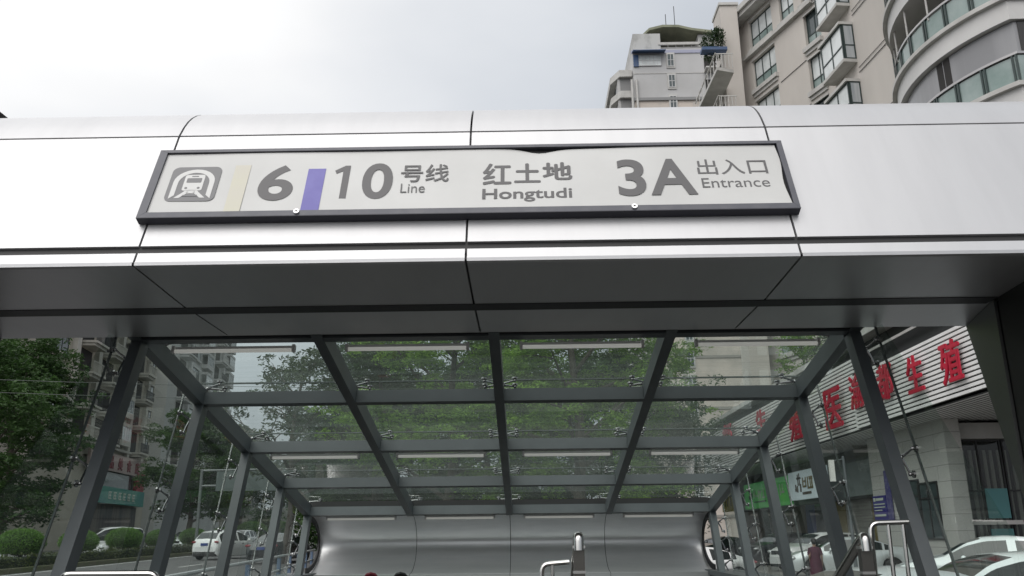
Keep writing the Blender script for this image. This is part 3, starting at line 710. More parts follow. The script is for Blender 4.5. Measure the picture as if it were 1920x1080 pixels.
make_tree(9.6, 2.8, .22, 27, LEAF_C, 10000, .22, .25, 10, .7, 'small grey green tree in front of the beige tower wall', TC, (8.6, 52, 0))
make_tree(3.4, 1.3, .08, 28, LEAF_B, 5000, .14, .2, 8, .4, 'small green tree on the flat roof of the slatted building', 'trees on the roof of the slatted building', (14.5, 44.2, 8.4))
make_tree(2.8, 1.1, .07, 29, LEAF_C, 3500, .13, .2, 8, .35, 'low grey green tree at the roof edge of the slatted building', 'trees on the roof of the slatted building', (15.3, 41.5, 9.0))

q = np.random.default_rng(91); n_ = 26000; bx_ = q.uniform(-19, 13, n_); hb = 4.6+1.1*np.sin(bx_*.9)+.8*np.sin(bx_*2.3+1)
bp_ = np.stack([bx_, 72+q.normal(size=n_)*1.0, hb*np.sqrt(q.random(n_))], 1)
o = bpy.data.objects.new('shrubbery', leaves_mesh('shrubbery', bp_, .42, 92, LEAF_A)); C.objects.link(o)
tag(o, 'low mass of dark shrubbery far behind the canopy, under the trees', 'shrubbery', None, 'stuff')
# ================================================================== hedges and clipped shrubs on the median
def shell_pts(n, seed, rx, ry, rz, cz, rough=.06):
    q = np.random.default_rng(seed); v = q.normal(size=(n, 3)); v /= np.linalg.norm(v, axis=1)[:, None]; v = v[v[:, 2] > -.75]
    k = 1+q.normal(size=(len(v), 1))*rough-.10*(q.random((len(v), 1)) > .6)
    return v*k*np.array([rx, ry, rz])+np.array([0, 0, cz])
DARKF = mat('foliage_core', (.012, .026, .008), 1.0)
bush0 = empty('round_shrub', (0, 0, 0), 'x', 'shrub', 'clipped shrubs on the median', local=True)
sh = bpy.data.objects.new('foliage', leaves_mesh('foliage', shell_pts(11000, 77, .92, .92, .58, .72, .045), .075, 78, LEAF_H, 1.0)); C.objects.link(sh); sh.parent = bush0
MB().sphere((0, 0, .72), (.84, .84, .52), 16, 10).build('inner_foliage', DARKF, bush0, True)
MB().tube([(0, 0, -.1), (.02, 0, .4)], .07, 7).build('stem', BARK, bush0)
spots = [(40.2, 1.05, 'round clipped shrub at the left edge, nearest on the median'), (46.3, 1.0, 'round clipped shrub right of the first left post on the median'), (52.5, 1.08, 'round clipped shrub in front of the white people carrier'), (58.8, 1.0, 'round clipped shrub just left of the second left post'),
         (66, 1.05, 'round clipped shrub directly behind the white crossover'), (74, 1.1, 'round clipped shrub beyond the roof of the white crossover'), (84, 1.5, 'large clipped shrub between the white crossover and the dark saloon'), (96, 1.6, 'far clipped shrub above the dark saloon'), (108, 1.5, 'farthest clipped shrub, behind the rear left posts')]
for i, (y, sc, lab) in enumerate(spots):
    o = bush0 if i == 0 else copy_tree(bush0)
    o.location = (sx(y, -1.35), y, sz(y)+.42); o.scale = (sc, sc, sc); o.rotation_euler = (0, 0, i*1.1); o['label'] = lab
hp = []; q = np.random.default_rng(5)
for y in np.arange(33, 120, .02):
    for k in range(3 if y < 75 else 1):
        side = q.random(); u_ = q.uniform(-.62, .62); zz_ = .42+.07*math.sin(y*2.1)+.05*math.sin(y*5.3)
        if side < .45: p_ = (u_, zz_+q.normal()*.035)
        elif side < .8: p_ = (.62+q.normal()*.04, q.uniform(0, zz_))
        else: p_ = (-.62+q.normal()*.04, q.uniform(0, zz_))
        hp.append((sx(y, -1.0)+p_[0], y+q.uniform(-.05, .05), sz(y)+.2+p_[1]))
hd = empty('low_hedge', (sx(50, -1), 50, sz(50)), 'low clipped hedge running along the median beneath the round shrubs', 'hedge')
me = leaves_mesh('hedge_foliage', np.array(hp)-np.array([sx(50, -1), 50, sz(50)]), .13, 6, leaf_mat('leaf_low_hedge', (.03, .045, .016), (.10, .13, .035), .25), 1.0)
ho = bpy.data.objects.new('foliage', me); C.objects.link(ho); ho.parent = hd
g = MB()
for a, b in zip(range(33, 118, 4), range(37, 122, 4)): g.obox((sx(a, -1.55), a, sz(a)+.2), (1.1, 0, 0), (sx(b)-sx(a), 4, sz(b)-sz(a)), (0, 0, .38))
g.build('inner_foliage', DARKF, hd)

# ================================================================== cars
GLZ = mat('car_glass', (.018, .024, .024), .06, 0, spec=.8)
TYRE = mat('tyre_rubber', (.02, .02, .021), .8); RIM = mat('alloy_rim', (.36, .36, .37), .35, .8); TRIM = mat('black_plastic', (.025, .025, .027), .5)
HEAD = mat('headlamp_glass', (.55, .57, .58), .1, .3); TAIL = mat('red_lamp', (.22, .012, .02), .25); CHR = mat('chrome', (.7, .7, .7), .12, 1.)
PLATE = mat('blue_plate', (.03, .06, .22), .4)
WHITE_PAINT = mat('white_car_paint', (.72, .73, .73), .22, 0, coat=.6); SILVER = mat('silver_car_paint', (.62, .66, .67), .28, .25, coat=.6)
DARK_PAINT = mat('dark_car_paint', (.022, .026, .03), .2, .2, coat=.7); PEARL = mat('pale_car_paint', (.70, .75, .75), .2, 0, coat=.7)
SHAPES = {  # control points: x from rear 0 to front 1
    'sedan': dict(L=4.75, W=1.83, top=[(0, .60), (.015, .93), (.05, 1.05), (.16, 1.09), (.235, 1.22), (.36, 1.42), (.47, 1.465), (.57, 1.44), (.65, 1.33), (.745, 1.06), (.80, 1.0), (.90, .92), (.965, .80), (.99, .66), (1, .52)], glass=(.165, .36, .585, .745), wheel=(.205, .80), wr=.335),
    'suv': dict(L=4.65, W=1.87, top=[(0, .62), (.012, 1.05), (.03, 1.13), (.10, 1.48), (.17, 1.60), (.35, 1.655), (.50, 1.64), (.58, 1.58), (.655, 1.42), (.74, 1.15), (.80, 1.10), (.90, 1.04), (.965, .92), (.99, .75), (1, .55)], glass=(.035, .115, .585, .735), wheel=(.195, .80), wr=.36),
    'mpv': dict(L=4.9, W=1.88, top=[(0, .65), (.012, 1.10), (.03, 1.2), (.07, 1.62), (.13, 1.74), (.35, 1.80), (.55, 1.77), (.66, 1.66), (.75, 1.40), (.83, 1.14), (.90, 1.05), (.965, .93), (.99, .75), (1, .55)], glass=(.03, .085, .66, .82), wheel=(.18, .82), wr=.35)}
def ip(pts, x):
    for (a, b), (c, d) in zip(pts, pts[1:]):
        if x <= c:
            t_ = (x-a)/(c-a) if c > a else 0; return b+(d-b)*t_
    return pts[-1][1]
def make_car(shape, paint, label, loc, heading, group=None, name='parked_car', cat='car', plate=True):
    S_ = SHAPES[shape]; Ln, Wd = S_['L'], S_['W']; g0, g1, g2, g3 = S_['glass']; wx = S_['wheel']; wr = S_['wr']
    t = empty(name, loc, label, cat, group, local=True); t.rotation_euler = (0, 0, heading)
    xs_ = sorted(set([0, .006, .015, .03, .05, .08]+[.11+.0178*i for i in range(44)]+[.90, .92, .945, .965, .98, .99, 1.0, g0, g1, g2, g3]))
    xs_ = [x for i, x in enumerate(xs_) if i == 0 or x-xs_[i-1] > .0015]
    sm = lambda a: sum(ip(S_['top'], min(1, max(0, a+e)))*w_ for e, w_ in ((-.012, .25), (0, .5), (.012, .25)))
    cowl = ip(S_['top'], g3); deck = ip(S_['top'], g0)
    rows = []
    for x in xs_:
        top = sm(x); belt = min(top-.02, ip([(0, .5), (.012, .80), (.05, .90), (.2, .95 if shape == 'sedan' else 1.02), (.6, .93 if shape == 'sedan' else 1.0), (.8, .90 if shape == 'sedan' else .98), (.96, .70), (1, .45)], x))
        hw = Wd/2*ip([(0, .70), (.01, .82), (.04, .92), (.12, .985), (.3, 1), (.75, 1), (.90, .955), (.965, .85), (.99, .72), (1, .6)], x)
        gh = max(0, min(1, (top-belt-.12)/.45)); rw = hw*(.90-.20*gh)
        zb = .22+(.10 if x < .02 or x > .985 else 0)
        for wq in wx:
            dx = abs(x-wq)*Ln
            if dx < wr+.06: zb = max(zb, .02+wr+math.sqrt((wr+.06)**2-dx**2)-.02)
        zb = min(zb, belt-.08); X = (x-.5)*Ln
        row = [(X, hw*.955, zb), (X, hw*1.0, zb+(belt-zb)*.35), (X, hw*1.005, zb+(belt-zb)*.72), (X, hw*.985, belt), (X, hw*.95, belt+min(.03, (top-belt)*.3)), (X, rw*1.03, top-.085*gh-.012), (X, rw*.88, top-.018*gh-.004), (X, 0, top+.012)]
        rows.append(row)
    body, parts = MB(), {}
    def put(key, quad):
        parts.setdefault(key, MB()).add(quad, [(0, 1, 2, 3)])
    pil = [.40+.0, .405] ; bp = (.455, .475) ; cp = (.275, .29) if shape != 'sedan' else (.255, .265)
    for i in range(len(xs_)-1):
        xm = (xs_[i]+xs_[i+1])/2; A, B = rows[i], rows[i+1]
        for j in range(7):
            for sd_ in (1, -1):
                qd = [(p[0], p[1]*sd_, p[2]) for p in (A[j], B[j], B[j+1], A[j+1])]
                if sd_ > 0: qd = qd[::-1]
                key = 'body'
                if j == 6 and g0 < xm < g1: key = 'rear_window'
                elif j == 6 and g2 < xm < g3: key = 'windscreen'
                elif j == 4 and g0+.045 < xm < g3-.03 and min(B[5][2]-B[4][2], A[5][2]-A[4][2]) > .05:
                    if not (bp[0] < xm < bp[1] or cp[0] < xm < cp[1]): key = f'side_window|{sd_}{xm < bp[0]}{xm < cp[0]}'
                put(key, qd)
    for e, rv in ((rows[0], False), (rows[-1], True)):
        ring = [(p[0], p[1], p[2]) for p in e]+[(p[0], -p[1], p[2]) for p in e[-2::-1]]
        parts['body'].add(ring, [tuple(range(len(ring)))[::-1 if rv else 1]])
    for key, mb in parts.items():
        o = mb.build(key.split('|')[0], paint if key == 'body' else GLZ, None); o.parent = t
        bm_weld(o.data); smooth_mesh(o.data, 50)
    u_ = MB(); u_.box(-Ln*.47, Ln*.47, -Wd*.40, Wd*.40, .19, .62)
    o = u_.build('underbody', TRIM); o.parent = t
    for wq in wx:
        for sd_ in (1, -1):
            X = (wq-.5)*Ln; Y = sd_*(Wd/2-.115)
            prof = [(-.10, wr*.62), (-.105, wr*.9), (-.085, wr*.985), (0, wr), (.085, wr*.985), (.105, wr*.9), (.10, wr*.62)]
            tm = MB(); rws = []
            for k in range(25):
                a = 2*math.pi*k/24; rws.append([(X+r_*math.cos(a), Y+dy, wr+.0+r_*math.sin(a)) for dy, r_ in prof])
            tm.strip(rws); o = tm.build('wheel', TYRE, None, True, 60); o.parent = t
            rm = MB(); yo = Y+sd_*.085
            rm.prism([(X+wr*.2*math.cos(k*math.pi/8), yo, wr+wr*.2*math.sin(k*math.pi/8)) for k in range(16)], (0, -sd_*.04, 0))
            for k in range(5):
                a = 2*math.pi*k/5; ca, sa = math.cos(a), math.sin(a); pw_ = wr*.11
                rm.prism([(X+ca*wr*.15-sa*pw_, yo-sd_*.003, wr+sa*wr*.15+ca*pw_), (X+ca*wr*.66-sa*pw_, yo-sd_*.003, wr+sa*wr*.66+ca*pw_), (X+ca*wr*.66+sa*pw_, yo-sd_*.003, wr+sa*wr*.66-ca*pw_), (X+ca*wr*.15+sa*pw_, yo-sd_*.003, wr+sa*wr*.15-ca*pw_)], (0, -sd_*.03, 0))
            rg = [[(X+r_*math.cos(2*math.pi*k/24), yo+dy, wr+r_*math.sin(2*math.pi*k/24)) for dy, r_ in ((0, wr*.60), (0, wr*.68), (-sd_*.05, wr*.68))] for k in range(25)]
            rm.strip(rg); ob = rm.build('rim', RIM); ob.parent = o
            dk = MB(); dk.prism([(X+wr*.66*math.cos(k*math.pi/10), yo-sd_*.06, wr+wr*.66*math.sin(k*math.pi/10)) for k in range(20)], (0, -sd_*.02, 0)); ob = dk.build('wheel_well', TRIM); ob.parent = o
    zl = {'sedan': .70, 'suv': .83, 'mpv': .84}[shape]; zt_ = {'sedan': .86, 'suv': .98, 'mpv': 1.05}[shape]
    for sd_ in (1, -1):
        m1 = MB(); m1.sphere((Ln*.462, sd_*Wd*.375, zl), (.15, .17, .075), 12, 8); o = m1.build('headlight', HEAD, None, True); o.parent = t
        m1 = MB(); m1.sphere((-Ln*.483, sd_*Wd*.385, zt_), (.05, .16, .06), 12, 8); o = m1.build('tail_light', TAIL, None, True); o.parent = t
        m1 = MB(); X = (g3-.075-.5)*Ln; m1.sphere((X, sd_*(Wd/2+.085), 1.0 if shape == 'sedan' else 1.08), (.06, .105, .07), 10, 8); m1.tube([(X+.02, sd_*(Wd/2-.06), .95 if shape == 'sedan' else 1.03), (X, sd_*(Wd/2+.05), .98 if shape == 'sedan' else 1.05)], .022, 6); o = m1.build('mirror', paint, None, True); o.parent = t
        for hx_ in (.33, .52):
            m1 = MB(); m1.box((hx_-.5)*Ln, (hx_-.5)*Ln+.2, min(sd_*Wd*.485, sd_*Wd*.507), max(sd_*Wd*.485, sd_*Wd*.507), .80 if shape == 'sedan' else .87, .83 if shape == 'sedan' else .90); o = m1.build('handle', CHR if shape != 'sedan' else paint); o.parent = t
    m1 = MB(); m1.box(Ln*.455, Ln*.492, -Wd*.24, Wd*.24, zl-.13, zl+.04); o = m1.build('grille', TRIM); o.parent = t
    m1 = MB(); m1.box(Ln*.455, Ln*.497, -Wd*.34, Wd*.34, .28, .44); o = m1.build('lower_grille', TRIM); o.parent = t
    m1 = MB(); m1.box(-Ln*.500, -Ln*.45, -Wd*.37, Wd*.37, .24, .45); o = m1.build('rear_bumper_trim', TRIM); o.parent = t
    if plate:
        m1 = MB(); m1.box(-Ln*.505, -Ln*.48, -.22, .22, zt_-.20, zt_-.06); o = m1.build('number_plate', PLATE); o.parent = t
    return t
def bm_weld(me):
    import bmesh
    b = bmesh.new(); b.from_mesh(me); bmesh.ops.remove_doubles(b, verts=b.verts, dist=.0008); bmesh.ops.recalc_face_normals(b, faces=b.faces) if False else None; b.to_mesh(me); b.free()
# left street
make_car('suv', WHITE_PAINT, 'white crossover seen from behind, driving away on the left street', (-17.75, 53.4, sz(53)), R(77), name='moving_car')
make_car('sedan', DARK_PAINT, 'dark saloon car seen from behind, just right of the white crossover', (-12.75, 46.8, sz(47)), R(82), name='moving_car')
make_car('mpv', WHITE_PAINT, 'white people carrier beyond the median shrubs, between the first two left posts', (-29.4, 63.5, .72), R(-128))
make_car('sedan', WHITE_PAINT, 'white saloon car half hidden by shrubs, in front of the white people carrier', (-25.9, 56.5, .5), R(-100))
make_car('suv', SILVER, 'pale estate car behind the white people carrier, partly hidden by a shrub', (-26.5, 70.5, .63), R(-96))
make_car('suv', WHITE_PAINT, 'white car parked far behind the second left post', (-25.4, 80, .72), R(-95))
make_car('sedan', WHITE_PAINT, 'white car far off above the roof of the white crossover', (-27.4, 90, .8), R(-60))
# right-hand parking
PK = 'cars parked in front of the slatted building'
make_car('suv', WHITE_PAINT, 'white off-roader with its headlights towards the camera, behind the woman in the dark dress', (13.3, 41.2, 0), R(197), PK)
make_car('sedan', SILVER, 'silver saloon with red tail light, between the woman and the right guard rail', (12.55, 35.6, 0), R(170), PK)
make_car('suv', DARK_PAINT, 'dark off-roader parked left of the white off-roader', (13.9, 49.5, 0), R(200), PK)
make_car('sedan', DARK_PAINT, 'dark car parked deepest, seen between the two rear right posts', (12.2, 56.5, 0), R(205), PK)
make_car('sedan', WHITE_PAINT, 'white car low behind the rear right posts, only its bonnet and windscreen showing', (6.3, 34.5, -.28), R(205), PK)
make_car('sedan', PEARL, 'white saloon with roof aerial fin, behind the nearest white car', (10.5, 20.3, .07), R(158), PK)
make_car('sedan', PEARL, 'nearest white car at the lower right corner', (6.75, 12.5, -.09), R(177), PK)
make_car('sedan', SILVER, 'silver car between the guard rail and the nearest white car', (4.45, 11.6, -.24), R(196), PK)

# ================================================================== buildings
class Fac:
    """a facade plane: t along it, o outwards, z up"""
    def __init__(s, p, d): s.p = Vector((p[0], p[1], 0)); s.d = Vector((d[0], d[1], 0)).normalized(); s.n = Vector((-s.d.y, s.d.x, 0))
    def P(s, t, o, z): return s.p+s.d*t+s.n*o+Vector((0, 0, z))
    def box(s, mb, t0, t1, o0, o1, z0, z1): return mb.obox(s.P(t0, o0, z0), s.d*(t1-t0), s.n*(o1-o0), (0, 0, z1-z0))
WALL_B = mat('beige_render', (.59, .55, .51), .85, 0, noise=(.35, (.51, .475, .44), .35, .7, (1, 1, .4)))
TRIMW = mat('pale_concrete_trim', (.54, .53, .51), .8, 0, noise=(1.2, (.40, .39, .37), .4, .75))
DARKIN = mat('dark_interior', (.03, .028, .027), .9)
FRAME_G = mat('dark_green_frame', (.028, .045, .043), .4)
PANE_P = mat('painted_sky_pane', (.74, .77, .77), .12, 0, noise=(.8, (.58, .61, .61), .4, .6))  # sky reflection and curtains are painted into this pale pane colour
PANE_D = mat('dark_window_pane', (.06, .08, .085), .08, 0, spec=.7)
PANE_T = mat('green_balcony_glass', (.20, .27, .255), .1, 0, noise=(.7, (.32, .38, .37), .35, .65))
BLIND = mat('grey_window_film', (.24, .24, .25), .25, 0, noise=(.5, (.31, .31, .32), .4, .6, (1, 1, .1)))
CURT = mat('curtain', (.45, .47, .48), .9, 0, noise=(6, (.32, .35, .37), .4, .6, (1, 1, .05)))
def window(F, t0, t1, o, z0, z1, parent, pane=PANE_P, frame=FRAME_G, rail=.38, cols=2, low=None, name='window'):
    """frame bars round the panes; the panes are sub-parts"""
    g = MB(); b = .06
    F.box(g, t0, t1, o-.05, o+.02, z0, z0+b); F.box(g, t0, t1, o-.05, o+.02, z1-b, z1); F.box(g, t0, t0+b, o-.05, o+.02, z0+b, z1-b); F.box(g, t1-b, t1, o-.05, o+.02, z0+b, z1-b)
    zr = z0+(z1-z0)*rail
    if rail: F.box(g, t0+b, t1-b, o-.05, o+.02, zr-b/2, zr+b/2)
    for k in range(1, cols):
        tm = t0+(t1-t0)*k/cols; F.box(g, tm-b/2, tm+b/2, o-.045, o+.017, z0+b, z1-b)
    f = g.build(name, frame, parent); subparent(f)
    g = MB(); F.box(g, t0+b, t1-b, o-.04, o-.02, (zr if rail and low else z0)+b/2, z1-b); g.build('pane', pane, f)
    if low and rail:
        g = MB(); F.box(g, t0+b, t1-b, o-.035, o-.015, z0+b, zr-b/2); g.build('lower_pane', low, f)
    return f

# ---- beige apartment block, upper right
ap = empty('apartment_block', (18, 46, 0), 'beige apartment block with bay windows and curved glazed balconies, at the upper right', 'building')
FA = Fac((15.6, 53), (-.332, .943))
ztop = 35.55; T0, T1 = -9.0, 1.5
cols_ = [(-2.9, -.4, 'a'), (-5.15, -3.75, 'b'), (-7.35, -5.9, 'c')]
fl = [33.1-3*k for k in range(8)]
g = MB(); tt = T1
for a, b, kd in sorted(cols_, key=lambda c: -c[1]):
    FA.box(g, b, tt, -.35, 0, 9.35, ztop); prev = ztop
    for zf in (fl if kd != 'b' else fl[:1]):
        zh = zf+(2.15 if kd != 'c' else 2.3)
        if zh < prev: FA.box(g, a, b, -.35, 0, zh, prev)
        prev = zf
    FA.box(g, a, b, -.35, 0, 9.35, prev); tt = a
FA.box(g, T0, tt, -.35, 0, 9.35, ztop); g.build('wall', WALL_B, ap)
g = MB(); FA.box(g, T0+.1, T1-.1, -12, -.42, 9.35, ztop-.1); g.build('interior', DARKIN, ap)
g = MB(); g.obox(FA.P(T1-.002, 0, 9.35), FA.d*-.30, FA.n*-9, (0, 0, ztop-9.35)); g.build('end_wall', WALL_B, ap)
g = MB(); FA.box(g, T0, T1+.5, -12, .75, 35.56, 35.86); FA.box(g, T0, T1+.65, -12, .95, 35.862, 36.25); g.build('roof', TRIMW, ap)
g = MB(); FA.box(g, -7.0, .3, .002, .30, 32.62, 32.86); g.build('belt_ledge', TRIMW, ap)
for a, b, kd in cols_:
    for i, zf in enumerate(fl if kd != 'b' else fl[:1]):
        if kd == 'c':
            window(FA, a, b, -.22, zf-2.75+2.75, zf+2.28, ap, PANE_D if i % 2 else PANE_P, FRAME_G, .36, 2, PANE_T)
        else:
            window(FA, a, b, -.18, zf, zf+2.13, ap, PANE_P if i != 3 else PANE_D, FRAME_G, .40, 3 if kd == 'a' else 2, PANE_T)
        g = MB(); FA.box(g, a-.12, b+.12, .003, .22, zf-.30, zf-.02); FA.box(g, a-.05, b+.05, .003, .10, zf-.52, zf-.302); g.build('sill', TRIMW, ap)
        if i < 5:
            g = MB(); FA.box(g, a-.03, b+.03, .003, .05, zf+2.16, zf+2.26); g.build('lintel', TRIMW, ap)
# nearer volume of the same block: bays with deep undersides on a wall that runs on to the curved balconies
FN = Fac((15.762, 36.5), (-.103, .995))
g = MB(); FN.box(g, -9, 2.15, -7, 0, 9.35, 36); g.build('near_wall', WALL_B, ap)
for i, zb in enumerate([28.75-3*k for k in range(0, 6)]):
    B0, B1, ox = -.05, 2.12, .62
    g = MB(); FN.box(g, B0-.05, B1+.05, .002, ox+.05, zb, zb+.16); g.build('bay_floor', TRIMW, ap)
    g = MB(); FN.box(g, B0-.07, B1+.07, .002, ox+.09, zb+1.98, zb+2.12); g.build('bay_roof', TRIMW, ap)
    window(FN, B0, B1, ox-.03, zb+.162, zb+1.978, ap, PANE_P, FRAME_G, .40, 2, PANE_P, 'bay_front')
    FS = Fac(FN.P(B0, 0, 0).to_2d(), (-FN.n).to_2d())      # side that faces the camera
    window(FS, -ox+.08, -.01, .0, zb+.162, zb+1.978, ap, CURT, FRAME_G, .40, 1, CURT, 'bay_side')
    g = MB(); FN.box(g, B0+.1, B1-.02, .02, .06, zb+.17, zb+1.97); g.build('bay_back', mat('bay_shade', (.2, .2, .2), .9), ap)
    MB().tube([FN.P(-.2, .03, zb-.60), FN.P(-5.0, .03, zb-.60)], .018, 5).build('cable_or_line', TRIM, ap)
    MB().tube([FN.P(-.2, .03, zb-.36), FN.P(-5.0, .03, zb-.36)], .014, 5).build('cable_or_line', TRIM, ap)
    if i < 7: window(FN, -4.3, -3.0, .03, zb+.35, zb+2.2, ap, PANE_D, FRAME_G, .4, 2)
for z_ in (29.35, 26.4, 26.25):
    MB().tube([FA.P(-3.2, .03, z_-.1), FA.P(-5.8, .03, z_+.02)], .02, 5).build('cable_or_line', TRIM, ap)
# curved balconies
CX, CY, RC = 20.25, 27.9, 6.3
def plan(r, a0=112, a1=218, n=26):
    pts = [(CX+r*math.cos(R(a0+(a1-a0)*k/n)), CY+r*math.sin(R(a0+(a1-a0)*k/n))) for k in range(n+1)]
    pts.append((27.0, pts[-1][1])); return pts
def band(mb, r, th, z0_, z1_, a0=112, a1=218, n=26, straight=True):
    o = plan(r, a0, a1, n); i_ = plan(r-th, a0, a1, n)
    if not straight: o, i_ = o[:-1], i_[:-1]
    m = len(o); vs = [(*p, z) for z in (z0_, z1_) for p in o]+[(*p, z) for z in (z0_, z1_) for p in i_]
    fs = []
    for k in range(m-1):
        fs += [(k, k+1, m+k+1, m+k)[::-1], (2*m+k, 2*m+k+1, 3*m+k+1, 3*m+k), (k, k+1, 2*m+k+1, 2*m+k), (m+k, m+k+1, 3*m+k+1, 3*m+k)[::-1]]
    fs += [(0, m, 3*m, 2*m), (m-1, 2*m+m-1, 3*m+m-1, 2*m-1)]
    return mb.add(vs, fs)
def slabpoly(mb, r, z0_, z1_):
    p = plan(r)+[(27.0, 34.5)]; return mb.prism([(x, y, z0_) for x, y in p], (0, 0, z1_-z0_))
for k in range(-2, 4):
    zl = 17.8+3*k
    g = MB(); slabpoly(g, RC-.03, zl-.80, zl-.13); g.build('balcony_slab', mat('white_band', (.64, .63, .62), .7, noise=(.5, (.56, .55, .54), .4, .7)), ap, True, 30)
    g = MB(); slabpoly(g, RC+.13, zl-.128, zl+.02); g.build('balcony_ledge', TRIMW, ap, True, 30)
    g = MB(); band(g, RC-.16, .02, zl+.12, zl+.98); g.build('balcony_glass', PANE_T, ap, True, 30)
    g = MB(); band(g, RC-.10, .10, zl+1.02, zl+1.10); g.build('handrail', mat('pale_rail', (.42, .41, .41), .3, .6), ap, True, 30)
    for j in range(12):
        g = MB()
        for dj in (-.55, .55):
            a = R(114+j*9.35+dj); c_, s_ = math.cos(a), math.sin(a); p = Vector((CX+(RC-.11)*c_, CY+(RC-.11)*s_, zl+.02))
            g.obox(p-Vector((-s_, c_, 0))*.03, Vector((-s_, c_, 0))*.06, Vector((c_, s_, 0))*-.10, (0, 0, 1.0))
        g.build('mullion', FRAME_G, ap)
    for xq in (16.6, 17.9, 19.2): MB().box(xq, xq+.08, plan(RC-.1)[-1][1], plan(RC-.1)[-1][1]+.1, zl+.02, zl+1.02).build('mullion', FRAME_G, ap)
    if k in (-1, -3, 1):
        g = MB(); band(g, RC-.22, .05, zl+1.10, zl+2.17); g.build('upper_glazing', BLIND, ap, True, 30)
        for a0_, w_ in ((190.5, 2.6), (193.6, 2.6)):
            g = MB(); band(g, RC-.205, .02, zl+1.12, zl+2.15, a0_, a0_+w_, 3, False); g.build('open_pane', DARKIN, ap)
        g = MB(); p = plan(RC-.2)[-2]; g.box(p[0]+.12, 24, p[1]-.02, p[1]+.02, zl+1.12, zl+2.15); g.build('corner_glazing', mat('dark_corner_glass', (.045, .042, .04), .2), ap)
    else:
        for j in range(8):
            a = R(126+j*13); MB().tube([(CX+(RC-.16)*math.cos(a), CY+(RC-.16)*math.sin(a), zl+.9), (CX+(RC-.16)*math.cos(a), CY+(RC-.16)*math.sin(a), zl+2.22)], .035, 6).build('balcony_post', TRIMW, ap)
    g = MB(); slabpoly(g, 4.9, zl+.03, zl+2.19); g.build('balcony_core', mat('balcony_wall', (.12, .09, .08), .9, noise=(1, (.05, .04, .04), .4, .6)), ap)
# set-back wing with cantilevered balconies, left of the facade
g = MB(); g.box(13.72, 14.9, 52.2, 54.2, 9.35, 36.4); g.build('wing', WALL_B, ap)
g = MB(); g.box(13.66, 15.0, 52.1, 54.3, 36.402, 36.6); g.build('wing_roof', TRIMW, ap)
for z_ in (30.0, 27.0):
    g = MB(); g.prism([(13.71, 50.0, z_), (12.55, 49.6, z_), (12.35, 56.5, z_), (13.71, 56.5, z_)], (0, 0, .22)); g.build('wing_balcony', TRIMW, ap)
    g = MB()
    for j in range(9):
        y_ = 49.7+j*.8; x_ = 12.58-.03*j; g.box(x_, x_+.04, y_, y_+.04, z_+.22, z_+1.2)
    g.box(12.5, 12.58, 49.65, 56.4, z_+1.2, z_+1.26); g.box(12.58, 13.7, 49.72, 49.78, z_+1.2, z_+1.26)
    for j in range(5): g.box(12.7+.22*j, 12.73+.22*j, 49.72, 49.78, z_+.22, z_+1.2)
    g.build('wing_railing', TRIMW, ap)
    g = MB(); g.box(13.70, 13.715, 53, 56, z_+.25, z_+2.4); g.build('wing_door', DARKIN, ap)
g = MB(); g.prism([(13.70, 51.0, 32.3), (12.0, 50.8, 32.2), (12.0, 51.5, 32.2), (13.70, 51.7, 32.3)], (0, 0, .22)); g.build('blue_awning', mat('blue_sheet', (.05, .10, .21), .6, noise=(2, (.09, .12, .2), .4, .7)), ap)
# small tiled pavilion roof on top
g = MB(); g.prism([(15.2, 53.5, 36.3), (17.6, 53.5, 36.3), (16.9, 53.5, 37.05), (15.6, 53.5, 37.05)], (0, 2, 0)); g.tube([(15.75, 54.5, 37.0), (15.75, 54.5, 37.8)], .07, 6); g.build('pavilion_roof', mat('dark_tiles', (.06, .055, .055), .8), ap)
# roof garden shrub
rs = empty('rooftop_shrub', (12.95, 51.8, 33.15), 'dark green shrub growing on the roof terrace between the tower and the apartment block', 'shrub', local=True)
MB().tube([(0, 0, -2.6), (.1, 0, -1), (0, 0, .3)], .06, 6).build('stem', BARK).parent = rs
o = bpy.data.objects.new('foliage', leaves_mesh('foliage', np.concatenate([shell_pts(700, 3, .85, .8, .8, .2, .2), shell_pts(500, 4, .6, .6, .7, -.6, .2)+np.array([-.1, 0, -.3]), shell_pts(400, 5, .4, .6, .5, .9, .25)+np.array([.5, 0, 0])]), .26, 12, leaf_mat('leaf_roof', (.014, .03, .012), (.04, .075, .025)), 1.)); C.objects.link(o); o.parent = rs; rs.scale = (.8, .8, .8)

# ---- pale tower
tw = empty('tower_block', (19.6, 106, 0), 'tall pale grey and beige tower block with a roof pergola and blue awning', 'building')
TWW = mat('tower_render', (.50, .495, .495), .85, noise=(.25, (.43, .425, .42), .4, .7)); TWB = mat('tower_beige', (.60, .53, .47), .85, noise=(.3, (.44, .41, .37), .4, .7))
STAINW = mat('stained_render', (.50, .50, .49), .9, noise=(.6, (.27, .27, .26), .45, .68, (1, 1, .5)))
MB().box(14.6, 25.4, 100, 113, 54.95, 62.0).build('wall', TWW, tw)
MB().box(14.62, 25.38, 100.02, 113, 0, 54.55).build('lower_wall', TWB, tw)
MB().box(14.5, 25.5, 99.8, 113.1, 54.552, 54.948).build('belt', mat('grey_belt', (.25, .25, .25), .8), tw)
MB().box(14.58, 25.42, 99.95, 113, 58.4, 58.5).build('groove', TRIMW, tw)
for z_ in range(3, 52, 6): MB().box(14.6, 25.4, 99.93, 100.018, z_+.3, z_+.62).build('belt', mat('brown_belt', (.30, .285, .26), .85), tw)
FT = Fac((25.4, 100), (-1, 0)); FT.n = Vector((0, -1, 0))
